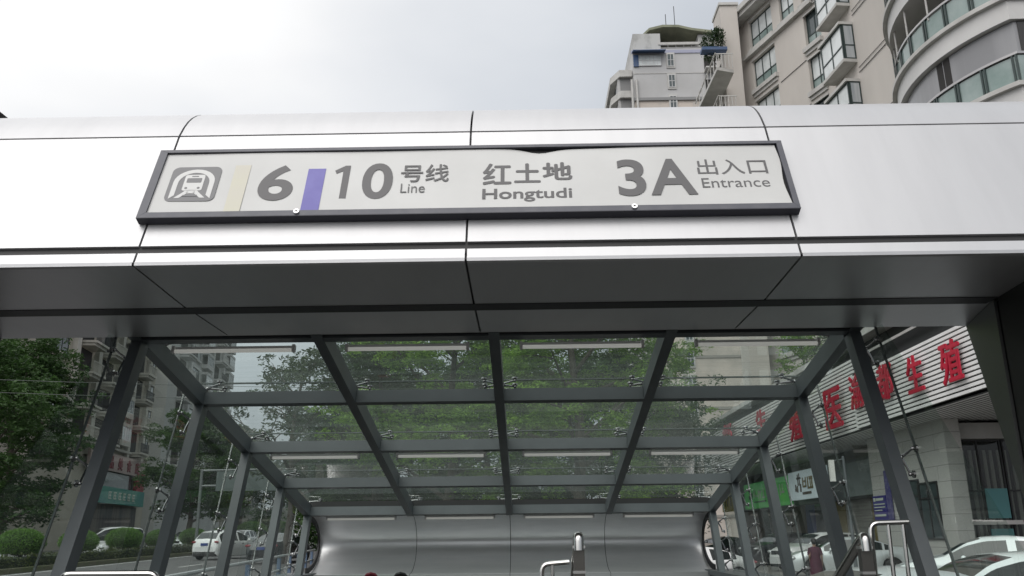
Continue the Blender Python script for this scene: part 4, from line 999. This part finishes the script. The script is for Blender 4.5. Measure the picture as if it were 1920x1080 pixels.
for k in range(19):
    z_ = 59.4-3*k
    tx = 25.4-19.42
    g = MB(); FT.box(g, tx-.55, tx+.55, .002, .12, z_-.25, z_+1.95); g.build('window_surround', TRIMW, tw)
    window(FT, tx-.42, tx+.42, .16, z_, z_+1.75, tw, PANE_D, mat('white_frame', (.6, .6, .6), .5), .5, 2)
# top storeys: setbacks, pergola, terrace
MB().box(14.75, 18.3, 100.1, 112, 62.002, 64.3).build('penthouse', STAINW, tw)
MB().box(18.302, 25.2, 100.6, 112, 62.002, 62.6).build('parapet', TWW, tw)
g = MB(); g.box(18.0, 25.6, 100.0, 100.25, 62.602, 62.95); g.build('terrace_ledge', TRIMW, tw)
MB().box(23.4, 25.2, 101, 112, 62.7, 64.6).build('penthouse', STAINW, tw)
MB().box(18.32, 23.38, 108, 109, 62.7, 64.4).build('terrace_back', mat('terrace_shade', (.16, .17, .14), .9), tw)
g = MB()
for j in range(5): g.box(18.7+j*1.05, 18.82+j*1.05, 103, 103.15, 62.7, 64.6)
g.build('pergola_post', TRIMW, tw)
g = MB(); pr = [(16.2, 64.2), (17.0, 65.0), (18.8, 65.45), (20.8, 65.4), (22.6, 64.9), (25.3, 64.5)]
g.prism([(x, 100.4, z) for x, z in pr]+[(x, 100.4, z+.35) for x, z in pr[::-1]], (0, 8, 0)); g.build('pergola_roof', mat('pergola_green', (.27, .28, .20), .9, noise=(.7, (.18, .19, .14), .4, .7)), tw)
for k in range(5): MB().box(18.9+k*.95, 19.4+k*.95, 104.9, 105.4, 62.9, 64.0).build('planter', mat('planter_white', (.6, .6, .58), .8), tw)
g = MB(); g.box(21.2, 22.0, 106, 106.8, 65.3, 67.2); g.build('chimney', TWW, tw)
MB().tube([(20.3, 106, 65), (20.3, 106, 71)], .05, 5).build('antenna', TRIM, tw); MB().tube([(21.6, 106.4, 67), (21.6, 106.4, 72.5)], .05, 5).build('antenna', TRIM, tw)
g = MB(); g.prism([(14.5, 99.95, 61.6), (14.5, 98.7, 61.15), (14.5, 98.7, 61.05), (14.5, 99.95, 61.4)], (4.2, 0, 0)); g.build('awning', MATS['blue_sheet'], tw)
MB().box(14.4, 25.4, 99.9, 100, 61.3, 61.75).build('blue_band', mat('faded_blue_band', (.36, .37, .47), .7), tw)
window(FT, 25.4-18.2, 25.4-15.3, .14, 59.5, 61.0, tw, PANE_P, mat('white_frame', (.6, .6, .6), .5), .5, 6)
MB().box(14.65, 15.3, 99.8, 99.98, 59.4, 61.05).build('blue_shutter', MATS['blue_sheet'], tw)
for x_ in (14.3, 14.9): MB().tube([(x_, 99.8, 20), (x_, 99.8, 57.5)], .16, 6).build('drainpipe', TRIMW, tw)
for z_ in (55.2, 58.4, 52, 49, 46):     # balconies at the right edge
    MB().box(23.6, 25.9, 98.6, 99.99, z_, z_+.2).build('balcony', TRIMW, tw)
    MB().box(23.7, 24.9, 99.9, 99.99, z_+.22, z_+2.2).build('balcony_opening', DARKIN, tw)
# stepped wing on its left
MB().box(12.7, 14.58, 101.5, 124, 0, 59.6).build('wing', TWW, tw)
for z_ in [59.5-3*k for k in range(14)]:
    g = MB(); g.prism([(14.5, 100.9, z_-.9), (12.9, 100.9, z_-.9), (11.9, 103.0, z_-.9), (11.9, 122, z_-.9), (12.7, 122, z_-.9), (14.5, 102.5, z_-.9)], (0, 0, .95)); g.build('wing_balcony', TRIMW, tw)
    for j in range(6): MB().box(12.62, 12.69, 104+3*j, 105.6+3*j, z_-2.3, z_-1.0).build('wing_window', PANE_D, tw) if z_ > 44 else None
    MB().box(13.0, 14.3, 101.4, 101.49, z_-2.9, z_-.95).build('wing_opening', mat('grey_curtain', (.22, .22, .22), .8), tw) if z_ > 40 else None

# ---- slatted building on the right
cb = empty('slatted_building', (15, 40, 0), 'low building with white slatted fascia above grey stone piers', 'building')
STONE = bpy.data.materials.new('stone_blocks'); STONE.use_nodes = True; MATS['stone_blocks'] = STONE
def stone_nodes(m, c1, c2, joint, scale, bw=1.25, bh=.55, ms=.012):
    t = m.node_tree; b = t.nodes['Principled BSDF']; b.inputs['Roughness'].default_value = .7
    tcn = N(t, 'ShaderNodeTexCoord'); sp_ = N(t, 'ShaderNodeSeparateXYZ'); t.links.new(tcn.outputs['Object'], sp_.inputs[0])
    cb_ = N(t, 'ShaderNodeCombineXYZ'); t.links.new(math_('ADD', sp_.outputs[0], sp_.outputs[1], tree=t), cb_.inputs[0]); t.links.new(sp_.outputs[2], cb_.inputs[1])
    br = N(t, 'ShaderNodeTexBrick'); br.inputs['Scale'].default_value = scale; br.inputs['Brick Width'].default_value = bw; br.inputs['Row Height'].default_value = bh; br.inputs['Mortar Size'].default_value = ms
    br.inputs['Color1'].default_value = (*c1, 1); br.inputs['Color2'].default_value = (*c2, 1); br.inputs['Mortar'].default_value = (*joint, 1); br.inputs['Bias'].default_value = 0
    t.links.new(cb_.outputs[0], br.inputs['Vector'])
    n = N(t, 'ShaderNodeTexNoise'); n.inputs['Scale'].default_value = 25; n.inputs['Detail'].default_value = 5; t.links.new(tcn.outputs['Object'], n.inputs['Vector'])
    mx = N(t, 'ShaderNodeMix', data_type='RGBA', blend_type='MULTIPLY'); mx.inputs[0].default_value = .35; t.links.new(br.outputs[0], mx.inputs[6]); t.links.new(n.outputs[0], mx.inputs[7])
    t.links.new(mx.outputs[2], b.inputs['Base Color'])
stone_nodes(STONE, (.56, .555, .53), (.62, .615, .585), (.27, .265, .25), 1.0, 2.6, .55, .010)
SLAT = mat('white_slat', (.80, .80, .79), .5, .0, noise=(1.5, (.70, .70, .69), .4, .7)); SLATD = mat('slat_backing', (.015, .016, .017), .8)
XB = 13.0
MB().box(14.5, 15.05, 30.55, 37.5, 0, 5.405).build('stone_pier', STONE, cb)
MB().box(15.6, 30, 37.5, 66, 0, 8.9).build('rear_block', mat('grey_shop_wall', (.20, .195, .18), .8, noise=(1, (.13, .125, .115), .4, .7)), cb)
MB().box(15.055, 30, 31.9, 37.495, 0, 8.9).build('rear_block', DARKIN, cb)
segs = [(22.0, 34.45, 5.52, 7.62, 0.0), (34.5, 65.5, 5.50, 8.35, .12)]
for y0_, y1_, za, zb, off in segs:
    MB().box(XB+off+.07, XB+off+.5, y0_, y1_, za+.01, zb+.05).build('fascia_backing', SLATD, cb)
    g = MB(); n = int((zb-za)/.15)
    for k in range(n): g.box(XB+off, XB+off+.068, y0_, y1_, za+.15*k+.01, za+.15*k+.104)
    g.build('fascia_slats', SLAT, cb)
g = MB()
for k in range(36): g.box(XB+.14+.22*k, XB+.14+.22*k+.12, 22.0, 65.4 if k < 14 else 31.5, 5.409, 5.418)
g.build('soffit_slats', mat('grey_slat', (.85, .85, .84), .5), cb)
MB().box(XB+.1, 20.9, 22, 65.4, 5.421, 5.45).build('soffit_backing', SLATD, cb)
MB().box(XB+.9, 30, 22.3, 66, 7.7, 9.3).build('upper_wall', mat('dark_upper_wall', (.035, .036, .037), .6), cb)
MB().box(XB+.3, XB+.95, 22.2, 66, 9.05, 9.3).build('upper_ledge', TRIMW, cb)
MB().box(XB+.6, XB+.66, 26, 66, 8.45, 8.55).build('upper_rail', TRIMW, cb)
# glazed front right of the stone pier
MB().box(15.055, 30, 31.0, 31.5, 4.75, 5.30).build('lintel', TRIMW, cb)
FG = Fac((15.05, 31.3), (1, 0)); FG.n = Vector((0, -1, 0))
for k in range(5):
    a = .05+k*1.7; gf = window(FG, a, a+1.66, 0, .1, 4.74, cb, GLASS_S, TRIM, .62, 2)
    MB().box(15.05+a+.85, 15.05+a+1.62, 31.22, 31.24, 2.05, 3.05).build('teal_film', mat('teal_film', (.10, .28, .29), .4), cb)
    MB().box(15.05+a+.85, 15.05+a+1.62, 31.22, 31.24, .4, 1.7).build('teal_film', MATS['teal_film'], cb)
g = MB()
for k in range(30): g.box(15.25+.25*k, 15.37+.25*k, 31.6+.05*(k % 2), 31.66+.05*(k % 2), .2, 4.4)
g.build('curtain', mat('pleated_curtain', (.30, .28, .26), .9), cb)
for k in range(8): MB().box(15.15+.9*k, 15.15+.9*k+.88, 30.9, 30.93, 1.84, 1.98).build('barrier_tape', mat('tape_white', (.6, .58, .56), .6) if k % 3 != 2 else mat('tape_red', (.35, .03, .04), .6), cb)
window(Fac((14.5, 34.6), (0, -1)), 0, 1.6, .0, 1.5, 3.5, cb, PANE_D, TRIM, .7, 2).location = (0, 0, 0)
FP_ = Fac((14.5, 31.2), (0, 1)); window(FP_, .35, 1.95, .03, 1.35, 3.35, cb, PANE_D, TRIM, .72, 2)
MB().box(14.485, 14.498, 30.58, 30.60, 1.9, 2.1).build('lamp_plate', WHITEP, cb)
# shop fronts beneath the overhang
FS_ = Fac((15.6, 37.5), (0, 1))
cols = [mat('ochre_wall', (.20, .16, .06), .8), mat('roller_shutter', (.30, .29, .27), .6, noise=(14, (.22, .21, .2), .45, .55, (.02, .02, 1))), mat('shop_glass', (.05, .06, .07), .15), mat('brown_wall', (.15, .11, .09), .8), mat('blue_poster', (.04, .06, .20), .5)]
for k, (a, b, ci) in enumerate([(.2, 1.8, 2), (2.0, 3.0, 0), (3.1, 6.3, 1), (6.4, 7.9, 0), (8.1, 11.0, 2), (11.2, 12.6, 4), (12.8, 15.5, 3), (15.7, 18.4, 1), (18.6, 21.6, 2), (21.8, 25.5, 3)]):
    g = MB(); FS_.box(g, a, b, .003, .06, 0, 3.1); g.build(('shop_window', 'shop_wall')[ci != 2] if ci != 1 else 'roller_shutter', cols[ci], cb)
g = MB(); FS_.box(g, 0, 28, .003, .35, 3.12, 4.9); g.build('shop_header', mat('header_grey', (.16, .17, .17), .7), cb)

# red characters standing off the slats
RED = mat('red_letter', (.46, .012, .04), .4)
sgn_ = empty('rooftop_lettering', (XB-.1, 36, 6.6), 'row of big red Chinese characters mounted on the white slatted fascia', 'sign')
EYv = Vector((0, 0, 1)); EXv = Vector((0, -1, 0))
for ch, yc, zc, hw, hh in (('医', 23.35, 6.55, .60, .62), ('殖', 26.05, 6.56, .66, .66), ('生', 28.55, 6.64, .60, .62), ('都', 31.0, 6.80, .66, .66), ('渝', 33.75, 6.9, .70, .68), ('医', 36.5, 6.62, 1.0, .84), ('殖', 41.8, 6.62, .95, .80), ('生', 47.8, 7.55, 1.0, .60), ('都', 56.0, 7.75, 1.3, .60)):
    g = MB(); text_into(g, ch, Vector((XB-.10, yc, zc)), EXv, EYv, -hw, hw, -hh, hh, .05, .022); g.build('character', RED, sgn_)
# shop signs hung under the overhang
def strokes(parent, org, ex, ey, spec, m, th=.02, name='lettering'):
    g = MB(); nn = ex.cross(ey)
    for x0_, x1_, y0_, y1_ in spec: g.obox(org+ex*x0_+ey*y0_, ex*(x1_-x0_), ey*(y1_-y0_), nn*th)
    return g.build(name, m, parent)
def shop_sign(nm, y0_, y1_, z0_, z1_, m, label, x=14.2):
    t = empty(nm, (x, (y0_+y1_)/2, z0_), label, 'sign'); MB().box(x, x+.18, y0_, y1_, z0_, z1_).build('board', m, t); return t
GREEN = mat('green_sign', (.04, .36, .07), .45, noise=(.9, (.16, .52, .08), .4, .65)); SKYB = mat('pale_blue_sign', (.70, .80, .84), .5)
for m_, c_, e_ in ((GREEN, (.06, .5, .1), .16), (SKYB, (.8, .92, 1), .16)):      # weak emission added to make both boards brighter
    b_ = m_.node_tree.nodes['Principled BSDF']; b_.inputs['Emission Color'].default_value = (*c_, 1); b_.inputs['Emission Strength'].default_value = e_
t = shop_sign('shop_sign', 48.3, 58.2, 3.10, 4.62, GREEN, 'bright green shop sign with pale lettering under the slatted overhang')
PALEL = mat('pale_lettering', (.55, .6, .52), .6); GOLD = mat('gold_lettering', (.30, .24, .10), .5); DKL = mat('dark_green_lettering', (.03, .07, .04), .6)
og = Vector((14.19, 58.0, 3.15))
strokes(t, og, EXv, EYv, [(2.2, 2.35, .55, 1.0), (2.5, 3.1, .62, .72), (2.5, 2.62, .72, 1.05), (3.3, 3.45, .5, 1.05), (3.5, 4.1, .85, .95), (3.7, 3.85, .5, .85), (4.3, 4.9, .5, .6), (4.5, 4.62, .6, 1.05), (8.0, 8.15, .5, 1.1), (8.3, 8.9, .6, .72), (8.5, 8.62, .72, 1.1)], PALEL)
strokes(t, og, EXv, EYv, [(1.0, 1.7, .5, .75), (1.3, 1.9, .62, .9), (5.3, 6.1, .55, .8), (5.7, 6.3, .7, .95), (2.2, 5.0, .28, .36)], DKL)
t = shop_sign('shop_sign', 42.4, 48.25, 3.28, 4.72, SKYB, 'pale blue shop sign with a gold and dark emblem, right of the green sign')
og = Vector((14.19, 48.1, 3.35))
def glyph(spec, m, th=.02): return strokes(t, og, EXv, EYv, spec, m, th)
glyph([(1.5, 1.62, .62, 1.2), (1.75, 1.87, .62, 1.25), (1.35, 2.05, .95, 1.05), (1.3, 1.5, .3, .62), (1.85, 2.05, .3, .7), (1.0, 1.3, .35, .5), (1.05, 1.2, .5, .7)], mat('brown_lettering', (.12, .10, .08), .6))
glyph([(2.3, 2.9, .75, .85), (2.3, 2.42, .5, 1.0), (2.78, 2.9, .5, 1.0), (2.3, 2.9, .5, .6), (3.1, 3.25, .4, 1.0), (3.4, 3.95, .85, 1.0), (3.5, 3.62, .4, .85), (3.75, 3.9, .4, .85), (3.1, 3.95, .4, .5)], GOLD)
glyph([(2.2, 3.6, .15, .28)], mat('brown_lettering', (.12, .10, .08), .6))
t = shop_sign('shop_sign', 37.6, 42.0, 3.2, 4.7, mat('grey_green_board', (.20, .235, .235), .6), 'blank grey green sign board between the pale blue sign and the stone pier', 14.9)
t = shop_sign('shop_sign', 60.2, 65.0, 3.1, 4.5, mat('yellow_sign', (.30, .25, .03), .5), 'yellow shop sign farthest along the slatted building')
strokes(t, Vector((14.19, 65, 3.15)), EXv, EYv, [(1.0, 1.2, .3, 1.1), (1.4, 2.1, .8, .95), (1.7, 1.85, .3, .8), (2.5, 3.3, .9, 1.05), (2.8, 2.95, .3, .9), (3.6, 3.75, .3, 1.1)], mat('black_lettering', (.03, .03, .025), .6))
# blue notice boards on the pier
t = empty('notice_board', (14.38, 36, 1.6), 'deep blue notice board with white lines on the grey stone pier', 'sign')
BLU = mat('deep_blue_board', (.035, .03, .22), .4)
MB().box(14.40, 14.47, 36.0, 37.35, 2.1, 3.05).build('panel', BLU, t); MB().box(14.39, 14.46, 35.5, 35.92, 2.05, 4.0).build('panel', mat('violet_board', (.13, .12, .24), .5, noise=(6, (.05, .045, .20), .4, .6)), t)
strokes(t, Vector((14.39, 37.32, 2.12)), EXv, EYv, [(.1, .28, .72, .86), (.34, 1.1, .74, .84), (.1, 1.2, .58, .62), (.1, 1.2, .46, .5), (.1, .9, .34, .38), (.1, 1.2, .12, .2)], PALEL, .012)
# grey pole in front of the shops
t = empty('street_pole', (12.2, 34, 0), 'thin grey street pole with bracketed boxes in front of the shops', 'pole')
MB().tube([(12.2, 34, 0), (12.2, 34, 3), (12.17, 34, 4.45)], [.075, .06, .055], 8).build('shaft', STEEL, t, True); MB().box(11.6, 11.78, 33.9, 34.05, 3.5, 4.3).build('box', WHITEP, t)
MB().tube([(11.65, 34, 4.25), (12.15, 34, 4.32)], .03, 6).build('bracket', STEEL, t)

# ---- buildings along the left street
FL = Fac((-44, 90), (.129, -.9916)); FL.n = Vector((.9916, .129, 0))
def lt(y): return (90-y)/.9916
TAN = mat('tan_render', (.47, .435, .365), .85, noise=(.3, (.40, .37, .31), .4, .7)); TAN2 = mat('stone_trim', (.52, .50, .45), .85, noise=(.6, (.42, .40, .36), .4, .7))
def street_block(nm, label, ta, tb, zt, wall_m, trim_m, cols, zfloor, step, z_first=11.2, depth=14):
    t = empty(nm, FL.P((ta+tb)/2, -5, 0), label, 'building')
    g = MB(); FL.box(g, ta, tb, -depth, 0, 0, zt); g.build('wall', wall_m, t)
    zs = []; z_ = z_first
    while z_ < zt-3: zs.append(z_); z_ += step
    n_ = 0
    for (c0, c1, kd) in cols:
        if kd == 'p':
            g = MB(); FL.box(g, c0, c1, .003, .45, 9.8, zt); g.build('pilaster', trim_m, t); continue
        for z_ in zs:
            n_ += 1
            if kd == 'w':
                window(FL, c0, c1, .05, z_+.9, z_+2.5, t, PANE_D if n_ % 3 else PANE_P, TRIM, .0, 2)
                g = MB(); FL.box(g, c0-.15, c1+.15, .003, .30, z_+.62, z_+.88); g.build('sill', trim_m, t)
                g = MB(); FL.box(g, c0-.15, c1+.15, .003, .22, z_+2.52, z_+2.72); g.build('lintel', trim_m, t)
            elif kd == 'b':
                g = MB(); FL.box(g, c0, c1, .003, 1.5, z_-.22, z_); FL.box(g, c0+.1, c1-.1, .003, 1.3, z_-.5, z_-.222); g.build('balcony', trim_m, t)
                g = MB(); FL.box(g, c0, c1, 1.38, 1.46, z_+.95, z_+1.05)
                m_ = int((c1-c0)/.3)
                for q_ in range(m_+1): FL.box(g, c0+(c1-c0-.06)*q_/m_, c0+(c1-c0-.06)*q_/m_+.06, 1.4, 1.45, z_+.002, z_+.95)
                g.build('railing', trim_m if n_ % 2 else TRIM, t)
                g = MB(); FL.box(g, c0+.3, c1-.3, .003, .03, z_+.01, z_+2.4); g.build('balcony_door', DARKIN, t)
            elif kd == 'y':
                g = MB(); FL.box(g, c0, c1, .003, .9, z_+.3, z_+.9); FL.box(g, c0, c1, .003, .9, z_+2.4, z_+2.75); g.build('bay_wall', trim_m, t)
                window(FL, c0+.05, c1-.05, .85, z_+.91, z_+2.39, t, PANE_P if n_ % 2 else PANE_D, mat('white_frame', (.6, .6, .6), .5), .0, 4, None, 'bay_window')
    g = MB(); FL.box(g, ta, tb, .003, .5, 10.9, 11.15); g.build('cornice', trim_m, t)
    return t
tA, tB = lt(62), lt(107.5)
b1 = street_block('street_building', 'tan street building with balconies and bay windows behind the left posts', tB, tA, 33, TAN, TAN2,
    [(lt(106.8), lt(104.8), 'w'), (lt(104.2), lt(103.4), 'p'), (lt(102.6), lt(99.6), 'b'), (lt(98.9), lt(98.1), 'p'), (lt(97.5), lt(94.4), 'y'), (lt(93.6), lt(92.8), 'p'), (lt(92), lt(88), 'b'), (lt(87), lt(86), 'p'), (lt(85.5), lt(82), 'b'), (lt(81), lt(80), 'p'), (lt(79), lt(76), 'w')], 0, 3.05)
b2 = street_block('street_building', 'taller pale grey street building with bay windows, beyond the tan building', lt(152), lt(113), 48, mat('grey_render', (.50, .50, .485), .85, noise=(.2, (.44, .44, .43), .4, .7)), mat('grey_trim', (.56, .56, .55), .8),
    [(lt(150.5), lt(146.5), 'y'), (lt(145), lt(144), 'p'), (lt(142.5), lt(138.5), 'b'), (lt(137), lt(136), 'p'), (lt(134.5), lt(130.5), 'y'), (lt(129), lt(125), 'w'), (lt(123.5), lt(122.5), 'p'), (lt(121.5), lt(117.5), 'b')], 0, 3.05)
b3 = empty('street_building', FL.P(lt(165), -5, 0), 'distant beige street building low between the trees and the sky gap', 'building')
g = MB(); FL.box(g, lt(175), lt(156), -14, 2.5, 0, 21); g.build('wall', mat('far_beige', (.33, .31, .27), .85), b3)
for k in range(5):
    for j in range(5): window(FL, lt(173.5-3.6*j), lt(171.6-3.6*j), 2.55, 4+3.1*k, 5.7+3.1*k, b3, PANE_D, TRIMW, 0, 2)
# shop signs on the tan building
t = empty('shop_sign', FL.P(lt(98), .5, 9), 'pale pink shop fascia with dark red characters on the tan street building', 'sign')
g = MB(); FL.box(g, lt(103.6), lt(86), .46, .75, 8.6, 10.4); g.build('board', mat('pink_board', (.40, .31, .29), .7), t)
for k, ch in enumerate('品美食店'):
    g = MB(); text_into(g, ch, FL.P(lt(92.2+3.0*k), .76, 9.5), -FL.d, EYv, -.75, .75, -.66, .66, .06, .03); g.build('character', mat('dark_red_letter', (.20, .02, .03), .6), t)
g = MB(); FL.box(g, lt(104.3), lt(101.5), .46, .8, 6.9, 8.96); g.build('red_panel', mat('red_panel', (.28, .02, .035), .6), t)
t = empty('shop_sign', FL.P(lt(98), .5, 5.3), 'teal shop sign with white lettering below the pink fascia', 'sign')
g = MB(); FL.box(g, lt(104.5), lt(88), .46, .9, 5.28, 6.95); g.build('board', mat('teal_board', (.03, .20, .19), .6, noise=(.4, (.05, .26, .20), .4, .6)), t)
g = MB(); sp_ = [(0, .1), (.1, .9), (.35, .45)]
for k in range(6):
    x_ = 1.0+1.6*k; o_ = FL.P(lt(91), .91, 5.75)
    for a, b, c_, d_ in ((0, .12, 0, .75), (.0, .9, .63, .75), (.0, .8, .3, .4), (.5, .62, 0, .63), (0, .9, 0, .1)):
        g.obox(o_-FL.d*(x_+a+.05*(k % 3))+EYv*c_, -FL.d*(b-a), EYv*(d_-c_), FL.n*.04)
g.build('lettering', PALEL, t)
g = MB(); FL.box(g, lt(104), lt(88), .003, .3, .7, 5.2); g.build('shop_front', mat('dim_shopfront', (.16, .14, .12), .7, noise=(.6, (.05, .05, .055), .42, .55, (1, 1, .1))), b1)
g = MB(); FL.box(g, lt(101), lt(89), .003, .35, 7.0, 8.9); g.build('strip_window', PANE_D, b1)
# pale hoarding far behind the trees
t = empty('hoarding_wall', (-30, 104, .8), 'pale grey hoarding far behind the dark saloon car', 'wall'); MB().box(-35.5, -24.5, 104, 104.3, .9, 5.0).build('panel', mat('pale_hoarding', (.36, .37, .35), .8), t); MB().tube([(-30.6, 103.8, .8), (-30.6, 103.8, 5.2)], .12, 6).build('post', TRIM, t); MB().box(-35.5, -24.5, 103.95, 103.99, 3.0, 3.2).build('rail', TRIMW, t)

# road sign gantry seen from behind
t = empty('road_sign', (-21.9, 60, .55), 'back of a grey ribbed road sign board on a tubular gantry over the left street', 'sign')
GG = mat('gantry_grey', (.17, .185, .185), .5, .2)
MB().tube([(-22.0, 60, .4), (-22.0, 60, 6.2)], .11, 8).build('post', GG, t, True)
for z_ in (6.1, 5.08): MB().tube([(-22.0, 60, z_), (-15.6, 60, z_+.05)], .07, 8).build('rail', GG, t, True)
g = MB(); g.box(-20.9, -16.2, 59.75, 59.85, 4.72, 6.02)
for k in range(9): g.box(-20.8+.56*k, -20.74+.56*k, 59.86, 59.92, 4.75, 6.0)
g.build('board', mat('sign_back', (.10, .125, .12), .6), t)
# roadside fence with blue posts beside the canopy
t = empty('roadside_fence', (-7, 22, 0), 'pale grey roadside railing with blue posts left of the canopy', 'fence')
def fp(y): return -5.55-.158*(y-13.4)
for z_ in (1.06, .62): MB().tube([(fp(9), 9, z_), (fp(45), 45, z_)], .04, 8).build('rail', mat('pale_rail_paint', (.42, .44, .45), .5), t, True)
for k in range(11):
    y_ = 9.5+3.4*k; MB().box(fp(y_)-.055, fp(y_)+.055, y_-.055, y_+.055, 0, 1.0).build('post', mat('blue_post', (.10, .15, .23), .5), t)
# dark railing beyond the median at the left edge
t = empty('street_railing', (-25, 45, .4), 'dark topped street railing with pale panels at the lower left edge', 'fence')
MB().box(-27.5, -24.6, 45, 45.08, 1.55, 1.68).build('top_rail', TRIM, t)
for x_ in (-27.3, -26.0, -24.75): MB().box(x_, x_+.1, 45.0, 45.1, .3, 1.54).build('post', TRIM, t)
for x_ in (-27.19, -25.89): MB().box(x_, x_+1.1, 45.02, 45.06, .55, 1.45).build('panel', mat('pale_panel', (.35, .36, .37), .6), t)
# thin lines modelled to draw blurred leaf reflections over the left trees
t = empty('leaf_reflection_lines', (-22, 48, 10), 'thin lines drawing blurred leaf reflections past the big dark tree at the left', 'reflection_line')
for k, z_ in enumerate((10.4, 9.7)):
    MB().tube([(-40+5*j, 46+.2*j, z_-.16*j+.25*((j-4)/4)**2) for j in range(9)], .013, 5).build('cable_or_line', mat('reflection_line_grey', (.09, .10, .095), .6), t)

# ================================================================== the woman in the dark dress
def person():
    t = empty('person', (9.85, 31.2, -.22), 'woman with dark hair in a plum coloured dress walking past the parked cars', 'person', local=True); t.rotation_euler = (0, 0, R(-8))
    SK = mat('skin', (.42, .27, .20), .55); DR = mat('plum_dress', (.085, .020, .042), .8, noise=(9, (.06, .015, .03), .4, .6)); HA = mat('dark_hair', (.012, .010, .010), .5)
    joints = [(0, 0, .88, .10), (0, 0, 1.05, .10), (0, -.01, 1.22, .115), (0, 0, 1.36, .075), (0, .01, 1.42, .048), (0, .015, 1.53, .078), (0, .02, 1.60, .07),
        (.085, 0, .82, .08), (.09, .06, .46, .052), (.09, -.05, .10, .035), (.09, .09, .03, .03), (-.085, 0, .82, .08), (-.09, -.10, .47, .052), (-.085, -.30, .14, .035), (-.085, -.26, .03, .03),
        (.15, 0, 1.33, .05), (.21, -.02, 1.08, .037), (.23, .10, .88, .027), (-.15, 0, 1.33, .05), (-.20, -.06, 1.09, .037), (-.17, .08, .98, .027)]
    edges = [(0, 1), (1, 2), (2, 3), (3, 4), (4, 5), (5, 6), (0, 7), (7, 8), (8, 9), (9, 10), (0, 11), (11, 12), (12, 13), (13, 14), (2, 15), (15, 16), (16, 17), (2, 18), (18, 19), (19, 20)]
    for base, d in ((17, 1), (20, -1)):        # palm, four fingers and thumb
        bx_, by_, bz_, _ = joints[base]
        i = len(joints); joints.append((bx_, by_+.02, bz_-.06, .022)); edges.append((base, i))
        for f_ in range(4):
            k = len(joints); joints.append((bx_+d*(.012-.009*f_), by_+.035-.008*f_, bz_-.11, .008)); joints.append((bx_+d*(.010-.009*f_), by_+.045-.008*f_, bz_-.145+.006*abs(f_-1), .007)); edges += [(i, k), (k, k+1)]
        k = len(joints); joints.append((bx_-d*.02, by_+.055, bz_-.08, .009)); joints.append((bx_-d*.022, by_+.07, bz_-.11, .008)); edges += [(i, k), (k, k+1)]
    me = bpy.data.meshes.new('body'); me.from_pydata([j[:3] for j in joints], edges, []); me.update()
    o = bpy.data.objects.new('body', me); C.objects.link(o)
    sk = o.modifiers.new('skin', 'SKIN'); sk.use_smooth_shade = True
    for v, j in zip(me.skin_vertices[0].data, joints): v.radius = (j[3], j[3])
    me.skin_vertices[0].data[0].use_root = True
    sb = o.modifiers.new('sub', 'SUBSURF'); sb.levels = sb.render_levels = 1
    dg = bpy.context.evaluated_depsgraph_get(); dg.update(); m2 = bpy.data.meshes.new_from_object(o.evaluated_get(dg)); bpy.data.objects.remove(o)
    m2.materials.clear(); m2.materials.append(SK); b = bpy.data.objects.new('body', m2); C.objects.link(b); b.parent = t
    # dress: lofted rings from neckline to hem, with folds
    rows = []
    for z_, rx, ry in ((1.40, .075, .065), (1.37, .17, .085), (1.30, .195, .12), (1.18, .18, .13), (1.05, .16, .12), (.95, .185, .14), (.82, .205, .155), (.65, .215, .165), (.48, .225, .18), (.40, .23, .185)):
        rows.append([(rx*math.cos(2*math.pi*k/32)*(1+.035*math.sin(7*2*math.pi*k/32)*max(0, (1.0-z_))*1.6), ry*math.sin(2*math.pi*k/32)*(1+.04*math.sin(5*2*math.pi*k/32+1)*max(0, 1.0-z_)*1.6), z_) for k in range(33)])
    d = MB().strip(rows).build('dress', DR, None, True, 80); d.parent = t
    for s_ in (1, -1):
        sl = MB().tube([(s_*.14, 0, 1.335), (s_*.185, -.01, 1.22), (s_*.205, -.025, 1.12)], [.068, .062, .058], 12).build('sleeve', DR, None, True); sl.parent = t
        sh_ = MB().sphere((s_*.088, .03 if s_ > 0 else -.28, .045), (.045, .12, .045), 10, 8).build('shoe', mat('dark_shoe', (.02, .02, .02), .5), None, True); sh_.parent = t
    h = MB().sphere((0, -.005, 1.575), (.092, .105, .115), 16, 12); h.sphere((0, -.085, 1.545), (.06, .055, .075), 12, 8); h = h.build('hair', HA, None, True); h.parent = t
    g = MB(); g.sphere((0, .108, 1.545), (.014, .022, .02), 8, 6); n_ = g.build('nose', SK, None, True); n_.parent = t
    for s_ in (1, -1):
        e_ = MB().sphere((s_*.03, .09, 1.565), .011, 8, 6).build('eye', mat('eye_dark', (.03, .02, .02), .2), None, True); e_.parent = t
    m_ = MB().sphere((0, .092, 1.505), (.022, .010, .006), 8, 6).build('mouth', mat('lips', (.30, .10, .10), .5), None, True); m_.parent = t
person()
